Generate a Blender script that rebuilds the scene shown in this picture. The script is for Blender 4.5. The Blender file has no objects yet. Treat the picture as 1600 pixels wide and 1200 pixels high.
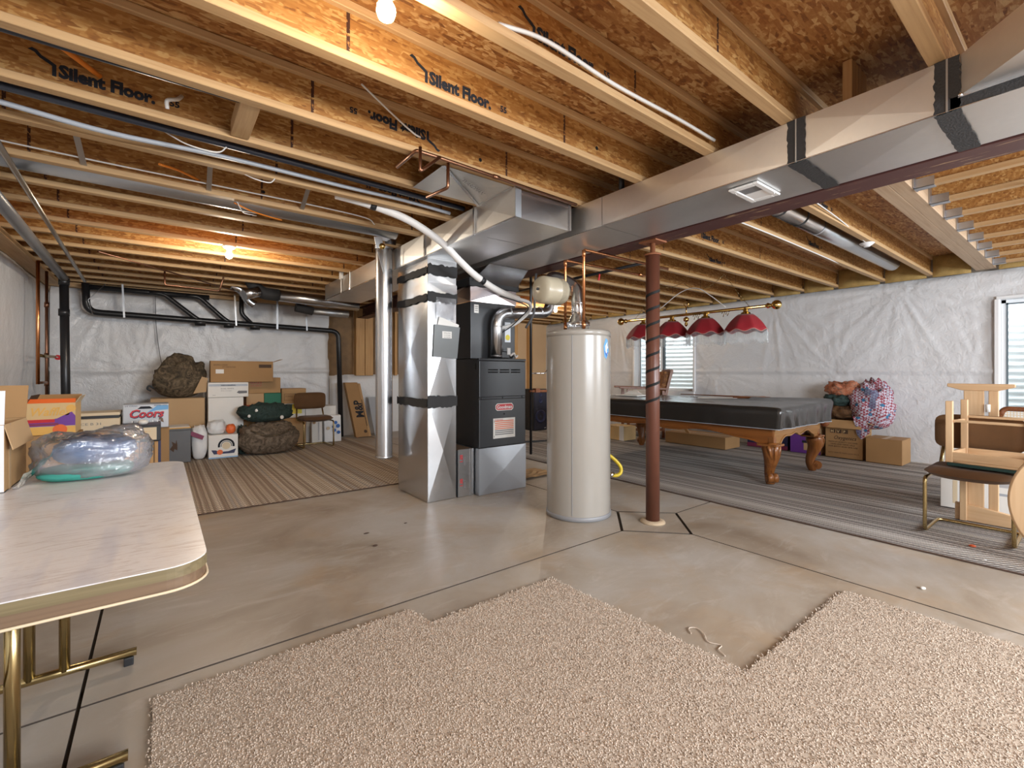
import bpy, bmesh, math, random
import numpy as np
from mathutils import Vector, Matrix, noise as mnoise
random.seed(7)
SC = bpy.context.scene
C = SC.collection
PI = math.pi

# ------------------------------------------------------------------ camera
cd = bpy.data.cameras.new('camera'); cam = bpy.data.objects.new('camera', cd); C.objects.link(cam)
cam.location = (0, 0, 1.2); cam.rotation_euler = (PI / 2, 0, -math.atan2(.610, .792))
cd.sensor_fit = 'HORIZONTAL'; cd.sensor_width = 36; cd.lens = 715 / 1600 * 36
cd.shift_y = -18 / 1600; cd.clip_start = .02
SC.camera = cam
# ------------------------------------------------------------------ light
EXPOSURE = 0.44
BULB = 380.0
wd = bpy.data.worlds.new('world'); SC.world = wd; wd.use_nodes = True
bg = wd.node_tree.nodes['Background']; bg.inputs[0].default_value = (.86, .93, 1, 1); bg.inputs[1].default_value = 11.0

def area(name, loc, target, sx, sy, power, col):
    l = bpy.data.lights.new(name, 'AREA'); l.shape = 'RECTANGLE'; l.size = sx; l.size_y = sy
    l.energy = power; l.color = col
    o = bpy.data.objects.new(name, l); C.objects.link(o); o.location = loc
    o.rotation_euler = (Vector(target) - Vector(loc)).to_track_quat('-Z', 'Y').to_euler()
    return o
# unseen area lamps added as fill, standing in for daylight from behind the camera
area('daylight_fill_rear', (2.2, -2.85, 1.75), (2.4, 2.0, .6), 2.6, 1.2, 230, (.86, .93, 1))
area('daylight_fill_right', (6.2, -2.85, 1.75), (5.8, 2.0, .8), 2.0, 1.2, 130, (.86, .93, 1))
vs = SC.view_settings
SC.display_settings.display_device = 'sRGB'
vs.view_transform = 'Standard'; vs.look = 'None'; vs.gamma = 1; vs.use_curve_mapping = False
vs.exposure = EXPOSURE

# ------------------------------------------------------------------ node helpers
class NT:
    def __init__(s, name):
        s.m = bpy.data.materials.new(name); s.m.use_nodes = True
        s.t = s.m.node_tree; s.n = s.t.nodes; s.l = s.t.links
        s.b = s.n['Principled BSDF']
    def __call__(s, typ, out=0, props=None, **ins):
        n = s.n.new(typ)
        for k, v in (props or {}).items(): setattr(n, k, v)
        for k, v in ins.items():
            k = k.replace('_', ' ')
            i = n.inputs[int(k[1:])] if k[0] == 'i' and k[1:].isdigit() else n.inputs[k]
            s.set(i, v)
        return n.outputs[out]
    def set(s, i, v):
        if isinstance(v, bpy.types.NodeSocket): s.l.new(v, i)
        else: i.default_value = v if not (isinstance(v, tuple) and len(v) == 3 and i.type == 'RGBA') else (*v, 1)
    def co(s, kind='Object'): return s.n.new('ShaderNodeTexCoord').outputs[kind]
    def map(s, v, scale=(1, 1, 1), rot=(0, 0, 0), loc=(0, 0, 0)):
        return s('ShaderNodeMapping', Vector=v, Scale=scale, Rotation=rot, Location=loc)
    def noise(s, v, scale, detail=3, rough=.5, dist=0, out=0):
        return s('ShaderNodeTexNoise', out, Vector=v, Scale=scale, Detail=detail, Roughness=rough, Distortion=dist)
    def ramp(s, fac, stops, interp='LINEAR'):
        n = s.n.new('ShaderNodeValToRGB'); s.l.new(fac, n.inputs[0]); r = n.color_ramp; r.interpolation = interp
        while len(r.elements) < len(stops): r.elements.new(.5)
        for e, (p, c) in zip(r.elements, stops):
            e.position = p; e.color = (*c, 1) if isinstance(c, tuple) else (c, c, c, 1)
        return n.outputs[0]
    def mix(s, a, b, fac, mode='MIX'):
        n = s.n.new('ShaderNodeMix'); n.data_type = 'RGBA'; n.blend_type = mode
        s.set(n.inputs[0], fac); s.set(n.inputs[6], a); s.set(n.inputs[7], b); return n.outputs[2]
    def math(s, op, a, b=0., c=0.):
        n = s.n.new('ShaderNodeMath'); n.operation = op
        s.set(n.inputs[0], a); s.set(n.inputs[1], b); s.set(n.inputs[2], c); return n.outputs[0]
    def sep(s, v): n = s.n.new('ShaderNodeSeparateXYZ'); s.l.new(v, n.inputs[0]); return n.outputs
    def bump(s, h, strength=.3, dist=.01):
        n = s.n.new('ShaderNodeBump'); n.inputs['Strength'].default_value = strength; n.inputs['Distance'].default_value = dist
        s.l.new(h, n.inputs['Height']); s.l.new(n.outputs[0], s.b.inputs['Normal'])
    def done(s, col=None, rough=None, metal=None, **kw):
        if col is not None: s.set(s.b.inputs['Base Color'], col)
        if rough is not None: s.set(s.b.inputs['Roughness'], rough)
        if metal is not None: s.set(s.b.inputs['Metallic'], metal)
        for k, v in kw.items(): s.set(s.b.inputs[k.replace('_', ' ')], v)
        return s.m

def plain(name, col, rough=.5, metal=0., var=.12, scale=9, bump=0., **kw):
    """a colour with gentle uneven tone"""
    s = NT(name); v = s.co()
    c = s.mix(col, tuple(x * (1 - var) for x in col), s.noise(v, scale, 4))
    if bump: s.bump(s.noise(v, scale * 6, 3), bump, .004)
    return s.done(c, rough, metal, **kw)

def emis(name, col, strength):
    s = NT(name); return s.done(col, .4, Emission_Color=col, Emission_Strength=strength)

def osb(name, axis, cols, k=1.0, seam=False):
    s = NT(name); v = s.co()
    r = lambda a: (0, a, 0) if axis == 'y' else (0, 0, a)
    lng = (7, 30, 36) if axis == 'y' else (7.5, 40, 30)
    a = s('ShaderNodeTexVoronoi', 1, Vector=s.map(v, lng, r(.35)), Scale=2.3 * k)
    b = s('ShaderNodeTexVoronoi', 1, Vector=s.map(v, lng, r(-.8), (3, 1, 2)), Scale=2.0 * k)
    c = s('ShaderNodeTexVoronoi', 1, Vector=s.map(v, lng, r(1.0), (7, 5, 1)), Scale=2.6 * k)
    m1 = s.ramp(s.noise(v, 14, 2), [(.42, 0.), (.5, 1.)]); m2 = s.ramp(s.noise(s.map(v, (1, 1, 1), (0, 0, 0), (5, 5, 5)), 17, 2), [(.5, 0.), (.56, 1.)])
    f = s.mix(s.mix(a, b, m1), c, m2)
    g = s.math('ADD', s.math('MULTIPLY', s.sep(f)[0], .62), s.math('MULTIPLY', s.noise(s.map(v, lng), 3.5, 6, .65), .45))
    col = s.ramp(g, [(.1, cols[0]), (.35, cols[1]), (.62, cols[2]), (.9, cols[3])])
    if seam:
        x = s.sep(v)[0]; fr = s.math('FRACT', s.math('MULTIPLY', x, .82))
        band = s.math('LESS_THAN', s.math('ABSOLUTE', s.math('SUBTRACT', fr, .5)), .006)
        band = s.math('MULTIPLY', band, s.math('GREATER_THAN', s.noise(v, 70, 2), .42))
        col = s.mix(col, (.05, .014, .006), band)
    s.bump(g, .25, .002)
    return s.done(col, .62)

def lumber(name, axis, c1, c2, rough=.6, fine=1.0):
    s = NT(name); v = s.co()
    sc = {'x': (1.2, 34, 34), 'y': (34, 1.2, 34), 'z': (34, 34, 1.2)}[axis]
    n = s.noise(s.map(v, sc), 1.3 * fine, 5, .6, .6)
    big = s.noise(v, 2.2, 2)
    col = s.ramp(n, [(.25, c2), (.55, c1), (.8, tuple(min(1, x * 1.12) for x in c1))])
    kn = s('ShaderNodeTexVoronoi', 0, Vector=s.map(v, tuple(x * .25 for x in sc)), Scale=1.1)
    col = s.mix(tuple(x * .45 for x in c2), col, s.ramp(kn, [(.03, 0.), (.09, 1.)]))
    col = s.mix(col, tuple(x * .8 for x in c2), s.math('MULTIPLY', big, .35))
    s.bump(n, .15, .002)
    return s.done(col, rough)

def galv(name, col, rough=.3, spangle=.06):
    s = NT(name); v = s.co()
    vo = s('ShaderNodeTexVoronoi', 1, Vector=v, Scale=38.)
    n = s.noise(v, 3.5, 4)
    c = s.mix(col, tuple(x * .7 for x in col), s.math('MULTIPLY', s.sep(vo)[0], spangle * 1.3))
    c = s.mix(c, tuple(x * .8 for x in col), s.math('MULTIPLY', n, .5))
    r = rough
    s.bump(s.noise(s.map(v, (1, 1, 1.4)), 2.2, 1), .10, .010)
    return s.done(c, r, 1.0)

M = {}
M['osb_web'] = osb('osb_web', 'y', [(.15, .05, .009), (.315, .13, .028), (.41, .195, .05), (.56, .34, .125)], seam=True)
M['osb_floor'] = osb('osb_subfloor', 'z', [(.085, .028, .007), (.28, .105, .024), (.40, .19, .055), (.62, .40, .18)], .62)
M['flange'] = lumber('flange_lumber', 'x', (.55, .355, .175), (.41, .23, .095))
M['flange_y'] = lumber('flange_lumber_crosswise', 'y', (.55, .355, .175), (.41, .23, .095))
M['lvl'] = lumber('laminated_beam', 'x', (.52, .37, .24), (.40, .26, .15))
M['stud'] = lumber('stud_lumber', 'z', (.60, .36, .15), (.45, .22, .07))
M['pine_z'] = lumber('pine_upright', 'z', (.66, .45, .26), (.55, .33, .17), .5, .7)
M['pine_y'] = lumber('pine_rail', 'y', (.66, .45, .26), (.55, .33, .17), .5, .7)
M['pine_x'] = lumber('pine_rail_deep', 'x', (.66, .45, .26), (.55, .33, .17), .5, .7)
M['oak'] = lumber('oak_stained', 'y', (.28, .095, .02), (.15, .045, .010), .28)
M['oak_leg'] = lumber('oak_carved', 'z', (.26, .095, .024), (.13, .042, .011), .25)
M['oak_end'] = lumber('oak_end_apron', 'x', (.34, .17, .06), (.21, .09, .026), .28)
M['dark_wood'] = lumber('dark_chair_wood', 'x', (.22, .075, .028), (.12, .035, .012), .35)
M['galv'] = galv('galvanised_sheet', (.66, .67, .69), .27)
M['galv_warm'] = galv('galvanised_duct', (.80, .79, .77), .42)
M['galv_dull'] = galv('dull_galvanised', (.50, .52, .55), .42)
M['bright'] = galv('bright_flue', (.70, .71, .73), .25, .08)
M['mastic'] = plain('duct_mastic', (.032, .031, .032), .75, bump=.8, scale=20)
M['black'] = plain('black_paint', (.022, .023, .026), .42, bump=.1)
M['charcoal'] = plain('charcoal_enamel', (.035, .037, .041), .38)
M['slot'] = plain('slot_black', (.004, .004, .004), .8)
M['abs'] = plain('black_drain_plastic', (.016, .016, .018), .33)
M['abs_grey'] = plain('grey_drain_plastic', (.13, .13, .135), .38)
M['poly_black'] = plain('black_poly_pipe', (.025, .03, .045), .4)
M['conduit'] = plain('grey_conduit', (.42, .45, .5), .4)
M['emt'] = galv('steel_conduit', (.45, .42, .38), .35)
M['strap'] = galv('strap_steel', (.55, .56, .58), .4)
M['copper'] = plain('copper_pipe', (.78, .33, .14), .26, 1., .35, 14)
M['copper_old'] = plain('tarnished_copper', (.40, .20, .12), .38, 1., .4, 14)
M['brass'] = plain('brass', (.83, .58, .20), .16, 1., .2)
M['brass_dull'] = plain('aged_brass', (.55, .42, .20), .25, 1., .3)
M['chrome'] = plain('chrome', (.8, .8, .8), .12, 1., .05)
M['heater'] = plain('beige_enamel', (.36, .33, .29), .24, 0., .04)
M['heater_dark'] = plain('grey_enamel_ring', (.28, .28, .29), .4)
M['tank'] = plain('almond_enamel', (.47, .41, .30), .28, 0., .04)
M['white'] = plain('white_plastic', (.82, .82, .82), .4, 0., .04)
M['white_warm'] = plain('white_paper', (.84, .82, .78), .7, 0., .05)
M['white_wire'] = plain('white_cable', (.78, .76, .72), .45)
M['hose'] = plain('white_foam_sleeve', (.86, .84, .82), .5, bump=.15, scale=12)
M['orange_cable'] = plain('orange_cable', (.75, .22, .02), .45)
M['yellow'] = plain('yellow_gas_hose', (.80, .58, .03), .4)
M['red'] = plain('red_plastic', (.72, .025, .035), .4)
M['red_enamel'] = plain('red_sticker', (.60, .02, .03), .4)
M['ink'] = plain('black_ink', (.012, .016, .025), .8, 0., .3, 80)
M['ink_brown'] = plain('brown_ink', (.09, .05, .03), .8)
M['grey_ink'] = plain('grey_ink', (.2, .2, .21), .8)
M['purple'] = plain('purple_print', (.17, .045, .33), .5)
M['blue'] = plain('blue_print', (.02, .14, .52), .5)
M['sky_blue'] = plain('sky_blue_print', (.16, .42, .75), .5)
M['navy'] = plain('navy_print', (.02, .025, .09), .5)
M['green_print'] = plain('green_print', (.0, .16, .08), .5)
M['orange'] = plain('orange_print', (.85, .16, .03), .5)
M['tan_print'] = plain('tan_print', (.72, .50, .24), .6)
M['gold_print'] = plain('gold_print', (.80, .45, .10), .5)
M['yellow_print'] = plain('yellow_print', (.85, .70, .06), .5)
M['silver_print'] = plain('silver_print', (.55, .57, .60), .35, .2)
M['maroon'] = plain('maroon_print', (.24, .03, .09), .5)
M['card'] = plain('cardboard', (.50, .30, .135), .75, 0., .16, 3)
M['card_dark'] = plain('brown_cardboard', (.42, .24, .10), .75, 0., .18, 4)
M['card_light'] = plain('pale_cardboard', (.58, .38, .20), .75, 0., .12, 3)
M['tape'] = plain('packing_tape', (.52, .34, .17), .3)
M['cream'] = plain('cream_carton', (.74, .61, .42), .6, 0., .06)
M['cloth_teal'] = plain('teal_cloth', (.05, .33, .27), .8, bump=.3)
M['cloth_blue'] = plain('blue_cloth', (.13, .24, .46), .75, 0., .4, 7, bump=.3)
M['green_felt'] = plain('dark_green_felt', (.02, .055, .05), .9)
M['vinyl'] = plain('black_vinyl', (.030, .026, .023), .20, 0., .3, 3, bump=.35)
M['speaker'] = plain('speaker_cloth', (.02, .021, .04), .8)
M['shade_red'] = plain('red_velvet', (.30, .004, .012), .8, 0., .25, 12, Sheen_Weight=.1)
M['shade_trim'] = plain('pink_piping', (.55, .22, .18), .7)
M['bead'] = plain('clear_glass_beads', (.60, .62, .62), .2, Alpha=.30)
M['velvet'] = plain('brown_velvet', (.135, .058, .014), .8, 0., .4, 10, Sheen_Weight=.12)
M['fiber'] = plain('fibreglass_batt', (.52, .34, .115), .95, 0., .5, 14, bump=1.)
M['kraft'] = plain('kraft_faced_batt', (.30, .175, .075), .6, 0., .5, 10, bump=1.)
M['sheath'] = plain('tan_sheathing', (.62, .42, .24), .8, 0., .15, 2)
M['grout'] = plain('mortar_collar', (.55, .42, .28), .95, bump=1., scale=30)
M['vinyl_white'] = plain('white_vinyl_frame', (.80, .82, .84), .35, 0., .03)
M['gasket'] = plain('dark_window_channel', (.10, .13, .15), .4)
M['gravel'] = plain('gravel', (.4, .39, .37), .95, 0., .5, 40, bump=1.)
M['well'] = plain('window_well_steel', (.80, .81, .82), .45, .0, .06)
M['leaf_orange'] = plain('orange_scrap', (.8, .15, .05), .8)
M['dirt'] = plain('dark_crumb', (.08, .045, .03), .9)

def _glass():
    s = NT('window_glass'); g = s('ShaderNodeBsdfGlossy', Roughness=.02, Color=(1, 1, 1))
    t = s('ShaderNodeBsdfTransparent', Color=(.94, .97, .97)); f = s('ShaderNodeFresnel', IOR=1.35)
    mx = s.n.new('ShaderNodeMixShader'); s.l.new(f, mx.inputs[0]); s.l.new(t, mx.inputs[1]); s.l.new(g, mx.inputs[2])
    s.l.new(mx.outputs[0], s.n['Material Output'].inputs[0]); return s.m
M['glass'] = _glass()
M['grey_pouch'] = plain('grey_pouch_plastic', (.20, .215, .22), .4)

def _bag():
    s = NT('clear_poly_bag'); v = s.co()
    h = s.noise(v, 11, 4, .6, 1.2)
    bp = s.n.new('ShaderNodeBump'); bp.inputs['Strength'].default_value = .7; bp.inputs['Distance'].default_value = .03; s.l.new(h, bp.inputs['Height'])
    g = s('ShaderNodeBsdfGlossy', Roughness=.12, Color=(1, 1, 1), Normal=bp.outputs[0])
    d = s('ShaderNodeBsdfDiffuse', Color=(.80, .79, .84))
    t = s('ShaderNodeBsdfTransparent', Color=(.985, .985, .99))
    f = s.math('ADD', s('ShaderNodeFresnel', IOR=1.45, Normal=bp.outputs[0]), .05)
    m1 = s.n.new('ShaderNodeMixShader'); s.l.new(s.ramp(s.noise(v, 5, 3), [(.38, .05), (.70, .34)]), m1.inputs[0]); s.l.new(t, m1.inputs[1]); s.l.new(d, m1.inputs[2])
    m2 = s.n.new('ShaderNodeMixShader'); s.l.new(f, m2.inputs[0]); s.l.new(m1.outputs[0], m2.inputs[1]); s.l.new(g, m2.inputs[2])
    s.l.new(m2.outputs[0], s.n['Material Output'].inputs[0]); return s.m
M['bag'] = _bag()

def _film():
    s = NT('white_poly_film'); v = s.co()
    h = s.math('ADD', s.noise(v, 9, 5, .62, .8), s.math('MULTIPLY', s.noise(v, 42, 4, .6), .28))
    s.bump(h, .50, .02)
    c = s.mix((.74, .74, .75), (.64, .64, .65), s.noise(v, 1.2, 3))
    return s.done(c, .27, 0., Specular_IOR_Level=.6)
M['film'] = _film()

def _concrete():
    s = NT('concrete'); v = s.co()
    a = s.noise(v, .9, 5, .6, .6); b = s.noise(s.map(v, (1, 2.6, 1), (0, 0, .6)), 2.4, 7, .7, 1.6); c = s.noise(v, 60, 3)
    col = s.ramp(a, [(.32, (.25, .19, .135)), (.48, (.385, .325, .26)), (.66, (.47, .44, .405))])
    col = s.mix(col, (.58, .54, .50), s.ramp(b, [(.52, 0.), (.76, .6)]))
    col = s.mix(col, (.36, .30, .235), s.math('MULTIPLY', c, .28))
    st = s.noise(s.map(v, (1, 1, 1), (0, 0, 0), (9, 4, 0)), 1.6, 4, .6, .5)
    col = s.mix(col, (.40, .27, .15), s.ramp(st, [(.52, 0.), (.72, .6)]))
    s.bump(s.math('ADD', c, b), .10, .004)
    return s.done(col, s.math('ADD', s.math('MULTIPLY', b, .25), .32))
M['concrete'] = _concrete()
M['joint'] = plain('joint_dirt', (.09, .07, .055), .95)

def _rug(name, c, rw=.024, tf=130., tc=.75):
    s = NT(name); v = s.co(); o = s.sep(v)
    n = s.noise(v, 5, 2)
    x = s.math('ADD', s.math('MULTIPLY', o[0], 1.), s.math('MULTIPLY', n, .006))
    st = s('ShaderNodeTexNoise', 0, {'noise_dimensions': '1D'}, W=s.math('SNAP', x, .024), Scale=61., Detail=0.)
    col = s.ramp(st, [(.25, c[0]), (.40, c[1]), (.50, c[2]), (.58, c[3]), (.70, c[4])], 'CONSTANT')
    # braid: each narrow row alternates light and dark twists along its length
    row = s.math('FLOOR', s.math('DIVIDE', x, rw))
    ph = s.math('ADD', s.math('MULTIPLY', o[1], tf), s.math('MULTIPLY', row, 2.1))
    tw = s.math('SINE', ph)
    col = s.mix(col, tuple(k * .45 for k in c[0]), s.ramp(tw, [(.15, 0.), (.6, tc)]))
    rib = s.math('ABSOLUTE', s.math('SINE', s.math('MULTIPLY', x, PI / rw)))
    col = s.mix(tuple(k * .5 for k in c[0]), col, s.ramp(rib, [(.0, .35), (.35, 1.)]))
    s.bump(s.math('ADD', rib, s.math('MULTIPLY', tw, .4)), .8, .006)
    return s.done(col, .92)
M['rug_tan'] = _rug('rug_tan', [(.36, .27, .20), (.58, .48, .37), (.70, .61, .50), (.48, .43, .38), (.62, .50, .37)], .028, 105., .85)
M['rug_grey'] = _rug('rug_grey', [(.19, .165, .15), (.45, .41, .375), (.58, .54, .50), (.33, .31, .295), (.50, .45, .39)], .019, 210., .42)
M['shag'] = plain('shag_carpet', (.76, .63, .51), .95, 0., .42, 110)
M['shag_base'] = plain('carpet_backing', (.56, .45, .35), .95, 0., .3, 90)

def _tabletop():
    s = NT('limed_laminate'); v = s.co()
    n = s.noise(s.map(v, (1.6, 9, 1), (0, 0, .35)), 3.6, 8, .72, 2.2)
    col = s.ramp(n, [(.24, (.36, .28, .23)), (.37, (.66, .60, .56)), (.50, (.84, .81, .79)), (.68, (.78, .75, .73)), (.84, (.64, .52, .40))])
    col = s.mix(col, (.52, .53, .62), s.ramp(s.noise(s.map(v, (6, 1, 1)), 1.6, 3), [(.50, 0.), (.68, .6)]))
    col = s.mix(col, (.80, .62, .40), s.ramp(s.noise(s.map(v, (3, 1.5, 1), (0, 0, .5), (4, 4, 0)), 1.6, 3), [(.56, 0.), (.75, .32)]))
    k = s.noise(s.map(v, (8, 30, 1)), 2., 4, .7)
    col = s.mix(col, (.20, .13, .09), s.ramp(k, [(.70, 0.), (.78, .75)]))
    return s.done(col, .30)
M['tabletop'] = _tabletop()
M['edge_up'] = lumber('table_edge_upper', 'x', (.24, .19, .10), (.14, .105, .05), .5)
M['edge_lo'] = lumber('table_edge_lower', 'x', (.21, .135, .08), (.12, .07, .042), .5)

def _camo(name, cols):
    s = NT(name); v = s.co()
    n = s.noise(v, 9, 6, .62, 2.2); k = s.noise(s.map(v, (1, 1, 1), (.4, .2, .9), (4, 2, 7)), 14, 4, .6, 1.5)
    col = s.ramp(n, [(.30, cols[0]), (.42, cols[1]), (.52, cols[2]), (.62, cols[3]), (.75, cols[1])])
    col = s.mix(col, cols[0], s.ramp(k, [(.58, 0.), (.66, .85)]))
    s.bump(n, .5, .02)
    return s.done(col, .85)
M['camo'] = _camo('camouflage', [(.018, .013, .009), (.075, .055, .033), (.12, .085, .048), (.20, .145, .09)])
M['camo2'] = _camo('camouflage_duffel', [(.03, .022, .015), (.10, .075, .05), (.15, .11, .075), (.22, .17, .125)])
M['jacket'] = _camo('dark_green_jackets', [(.008, .018, .014), (.016, .035, .028), (.03, .055, .05), (.012, .025, .022)])
M['floral'] = _camo('floral_upholstery', [(.04, .016, .008), (.13, .05, .02), (.22, .09, .03), (.42, .22, .08)])
M['rust_quilt'] = _camo('rust_print_quilt', [(.13, .05, .03), (.42, .13, .06), (.50, .20, .11), (.16, .11, .08)])
M['brown_blanket'] = _camo('brown_blanket', [(.05, .022, .008), (.10, .045, .016), (.13, .06, .02), (.08, .035, .012)])

def _quilt():
    s = NT('plaid_star_quilt'); v = s.co()
    ck = s('ShaderNodeTexChecker', 0, Vector=s.map(v, (1, 1, 1), (.3, .5, .4)), Color1=(.50, .48, .56), Color2=(.27, .05, .07), Scale=38.)
    vo = s('ShaderNodeTexVoronoi', 0, Vector=v, Scale=9.)
    col = s.mix((.03, .15, .28), ck, s.ramp(s.math('ADD', vo, s.math('MULTIPLY', s.noise(v, 50, 2), .35)), [(.38, 0.), (.40, 1.)]))
    b = s.noise(v, 4, 1); col = s.mix(col, (.05, .09, .17), s.ramp(b, [(.62, 0.), (.64, .75)]))
    s.bump(s.noise(v, 14, 3), .5, .02)
    return s.done(col, .85)
M['quilt'] = _quilt()

def _rust(name):
    s = NT(name); v = s.co()
    n = s.noise(s.map(v, (14, 1.5, 14)), 2.2, 6, .66, .6)
    col = s.mix((.065, .020, .018), (.10, .036, .032), s.noise(v, 6, 3))
    col = s.mix(col, (.46, .32, .17), s.ramp(n, [(.60, 0.), (.65, .9)]))
    return s.done(col, .5)
M['beam'] = _rust('red_primer_steel')
M['post'] = plain('red_brown_enamel', (.125, .044, .026), .36, 0., .15, 5)
M['rust'] = plain('rusty_screw', (.26, .09, .035), .7, bump=.4)

# ------------------------------------------------------------------ mesh helpers
class B:
    def __init__(s): s.v = []; s.f = []; s.sm = []
    def add(s, vs, fs, smooth=False):
        k = len(s.v); s.v += [tuple(p) for p in vs]; s.f += [tuple(i + k for i in f) for f in fs]; s.sm += [smooth] * len(fs); return s
    def box(s, x0, x1, y0, y1, z0, z1):
        return s.add([(x0, y0, z0), (x1, y0, z0), (x1, y1, z0), (x0, y1, z0), (x0, y0, z1), (x1, y0, z1), (x1, y1, z1), (x0, y1, z1)],
                     [(0, 3, 2, 1), (4, 5, 6, 7), (0, 1, 5, 4), (1, 2, 6, 5), (2, 3, 7, 6), (3, 0, 4, 7)])
    def obox(s, c, ax, ay, az):
        """oriented box: half vectors ax, ay, az about c"""
        c, ax, ay, az = map(Vector, (c, ax, ay, az))
        P = [c + i * ax + j * ay + k * az for k in (-1, 1) for i, j in ((-1, -1), (1, -1), (1, 1), (-1, 1))]
        return s.add(P, [(0, 3, 2, 1), (4, 5, 6, 7), (0, 1, 5, 4), (1, 2, 6, 5), (2, 3, 7, 6), (3, 0, 4, 7)])
    def bar(s, p, q, w, h, up=(0, 0, 1)):
        p, q = Vector(p), Vector(q); d = (q - p); u = Vector(up)
        sd = d.cross(u)
        if sd.length < 1e-6: sd = d.cross(Vector((1, 0, 0)))
        sd.normalize(); u2 = sd.cross(d).normalized()
        return s.obox((p + q) / 2, d / 2, sd * w / 2, u2 * h / 2)
    def tube(s, pts, r, n=10, caps=True):
        pts = [Vector(p) for p in pts]; m = len(pts)
        rs = list(r) if isinstance(r, (list, tuple)) else [r] * m
        T = [(pts[min(i + 1, m - 1)] - pts[max(i - 1, 0)]).normalized() for i in range(m)]
        a = Vector((0, 0, 1)) if abs(T[0].z) < .9 else Vector((1, 0, 0))
        u = T[0].cross(a).normalized(); vs = []; fs = []
        for i in range(m):
            u = (u - T[i] * u.dot(T[i])).normalized(); w = T[i].cross(u)
            for k in range(n):
                an = 2 * PI * k / n; vs.append(pts[i] + (u * math.cos(an) + w * math.sin(an)) * rs[i])
        for i in range(m - 1):
            for k in range(n):
                fs.append((i * n + k, i * n + (k + 1) % n, (i + 1) * n + (k + 1) % n, (i + 1) * n + k))
        s.add(vs, fs, True)
        if caps:
            s.add([], []); k0 = len(s.v) - len(vs)
            s.f += [tuple(k0 + k for k in reversed(range(n))), tuple(k0 + (m - 1) * n + k for k in range(n))]; s.sm += [False, False]
        return s
    def lathe(s, prof, c=(0, 0, 0), n=24, axis='z', caps=True):
        vs = []; fs = []; c = Vector(c)
        for r, h in prof:
            for k in range(n):
                a = 2 * PI * k / n; p = (r * math.cos(a), r * math.sin(a), h)
                p = {'z': p, 'x': (p[2], p[0], p[1]), 'y': (p[1], p[2], p[0])}[axis]
                vs.append(c + Vector(p))
        m = len(prof)
        for i in range(m - 1):
            for k in range(n): fs.append((i * n + k, i * n + (k + 1) % n, (i + 1) * n + (k + 1) % n, (i + 1) * n + k))
        k0 = len(s.v); s.add(vs, fs, True)
        if caps:
            s.f += [tuple(k0 + k for k in reversed(range(n))), tuple(k0 + (m - 1) * n + k for k in range(n))]; s.sm += [False, False]
        return s
    def prism(s, poly, o, ax, ay, n, t):
        """polygon (a,b) laid out on axes ax, ay from o, extruded by t along n"""
        o, ax, ay, n = map(Vector, (o, ax, ay, n)); k = len(poly)
        P = [o + ax * a + ay * b for a, b in poly]; Q = [p + n * t for p in P]
        fs = [tuple(range(k)), tuple(reversed(range(k, 2 * k)))] + [(i, k + i, k + (i + 1) % k, (i + 1) % k) for i in range(k)]
        return s.add(P + Q, fs)
    def ball(s, c, r, n=12, m=8, sq=(1, 1, 1)):
        vs = [Vector(c) + Vector((0, 0, -r * sq[2]))]
        for i in range(1, m):
            a = -PI / 2 + PI * i / m
            for k in range(n): vs.append(Vector(c) + Vector((r * sq[0] * math.cos(a) * math.cos(2 * PI * k / n), r * sq[1] * math.cos(a) * math.sin(2 * PI * k / n), r * sq[2] * math.sin(a))))
        vs.append(Vector(c) + Vector((0, 0, r * sq[2]))); e = len(vs) - 1; fs = []
        for k in range(n):
            fs.append((0, 1 + (k + 1) % n, 1 + k)); fs.append((e, e - n + k, e - n + (k + 1) % n))
            for i in range(m - 2): fs.append((1 + i * n + k, 1 + i * n + (k + 1) % n, 1 + (i + 1) * n + (k + 1) % n, 1 + (i + 1) * n + k))
        return s.add(vs, fs, True)
    def obj(s, name, mat, parent=None, bev=0., seg=2, subd=0, local=False, fix=True):
        me = bpy.data.meshes.new(name)
        off = Vector((0, 0, 0))
        if parent is not None and not local:
            p = parent
            while p is not None: off += p.location; p = p.parent
        me.from_pydata([Vector(p) - off for p in s.v], [], s.f)
        me.polygons.foreach_set('use_smooth', s.sm)
        if fix or bev:
            bm = bmesh.new(); bm.from_mesh(me)
            bmesh.ops.recalc_face_normals(bm, faces=bm.faces)
            if bev:
                es = [e for e in bm.edges if len(e.link_faces) == 2 and e.calc_face_angle(0) > .6]
                bmesh.ops.bevel(bm, geom=es, offset=bev, segments=seg, affect='EDGES', profile=.6, clamp_overlap=True)
            bm.to_mesh(me); bm.free()
        o = bpy.data.objects.new(name, me); C.objects.link(o); o.parent = parent
        me.materials.append(M[mat] if isinstance(mat, str) else mat)
        if subd:
            mo = o.modifiers.new('subd', 'SUBSURF'); mo.levels = mo.render_levels = subd
        return o

def tag(o, label, cat, group=None):
    o['label'] = label; o['category'] = cat
    if group: o['group'] = group
    return o
def thing(name, label, cat, loc=(0, 0, 0), group=None, rz=0):
    o = bpy.data.objects.new(name, None); C.objects.link(o); o.location = loc; o.rotation_euler = (0, 0, rz)
    o.empty_display_size = .1
    return tag(o, label, cat, group)
def struct(o): o['kind'] = 'structure'; return o
def stuff(o): o['kind'] = 'stuff'; return o

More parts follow.
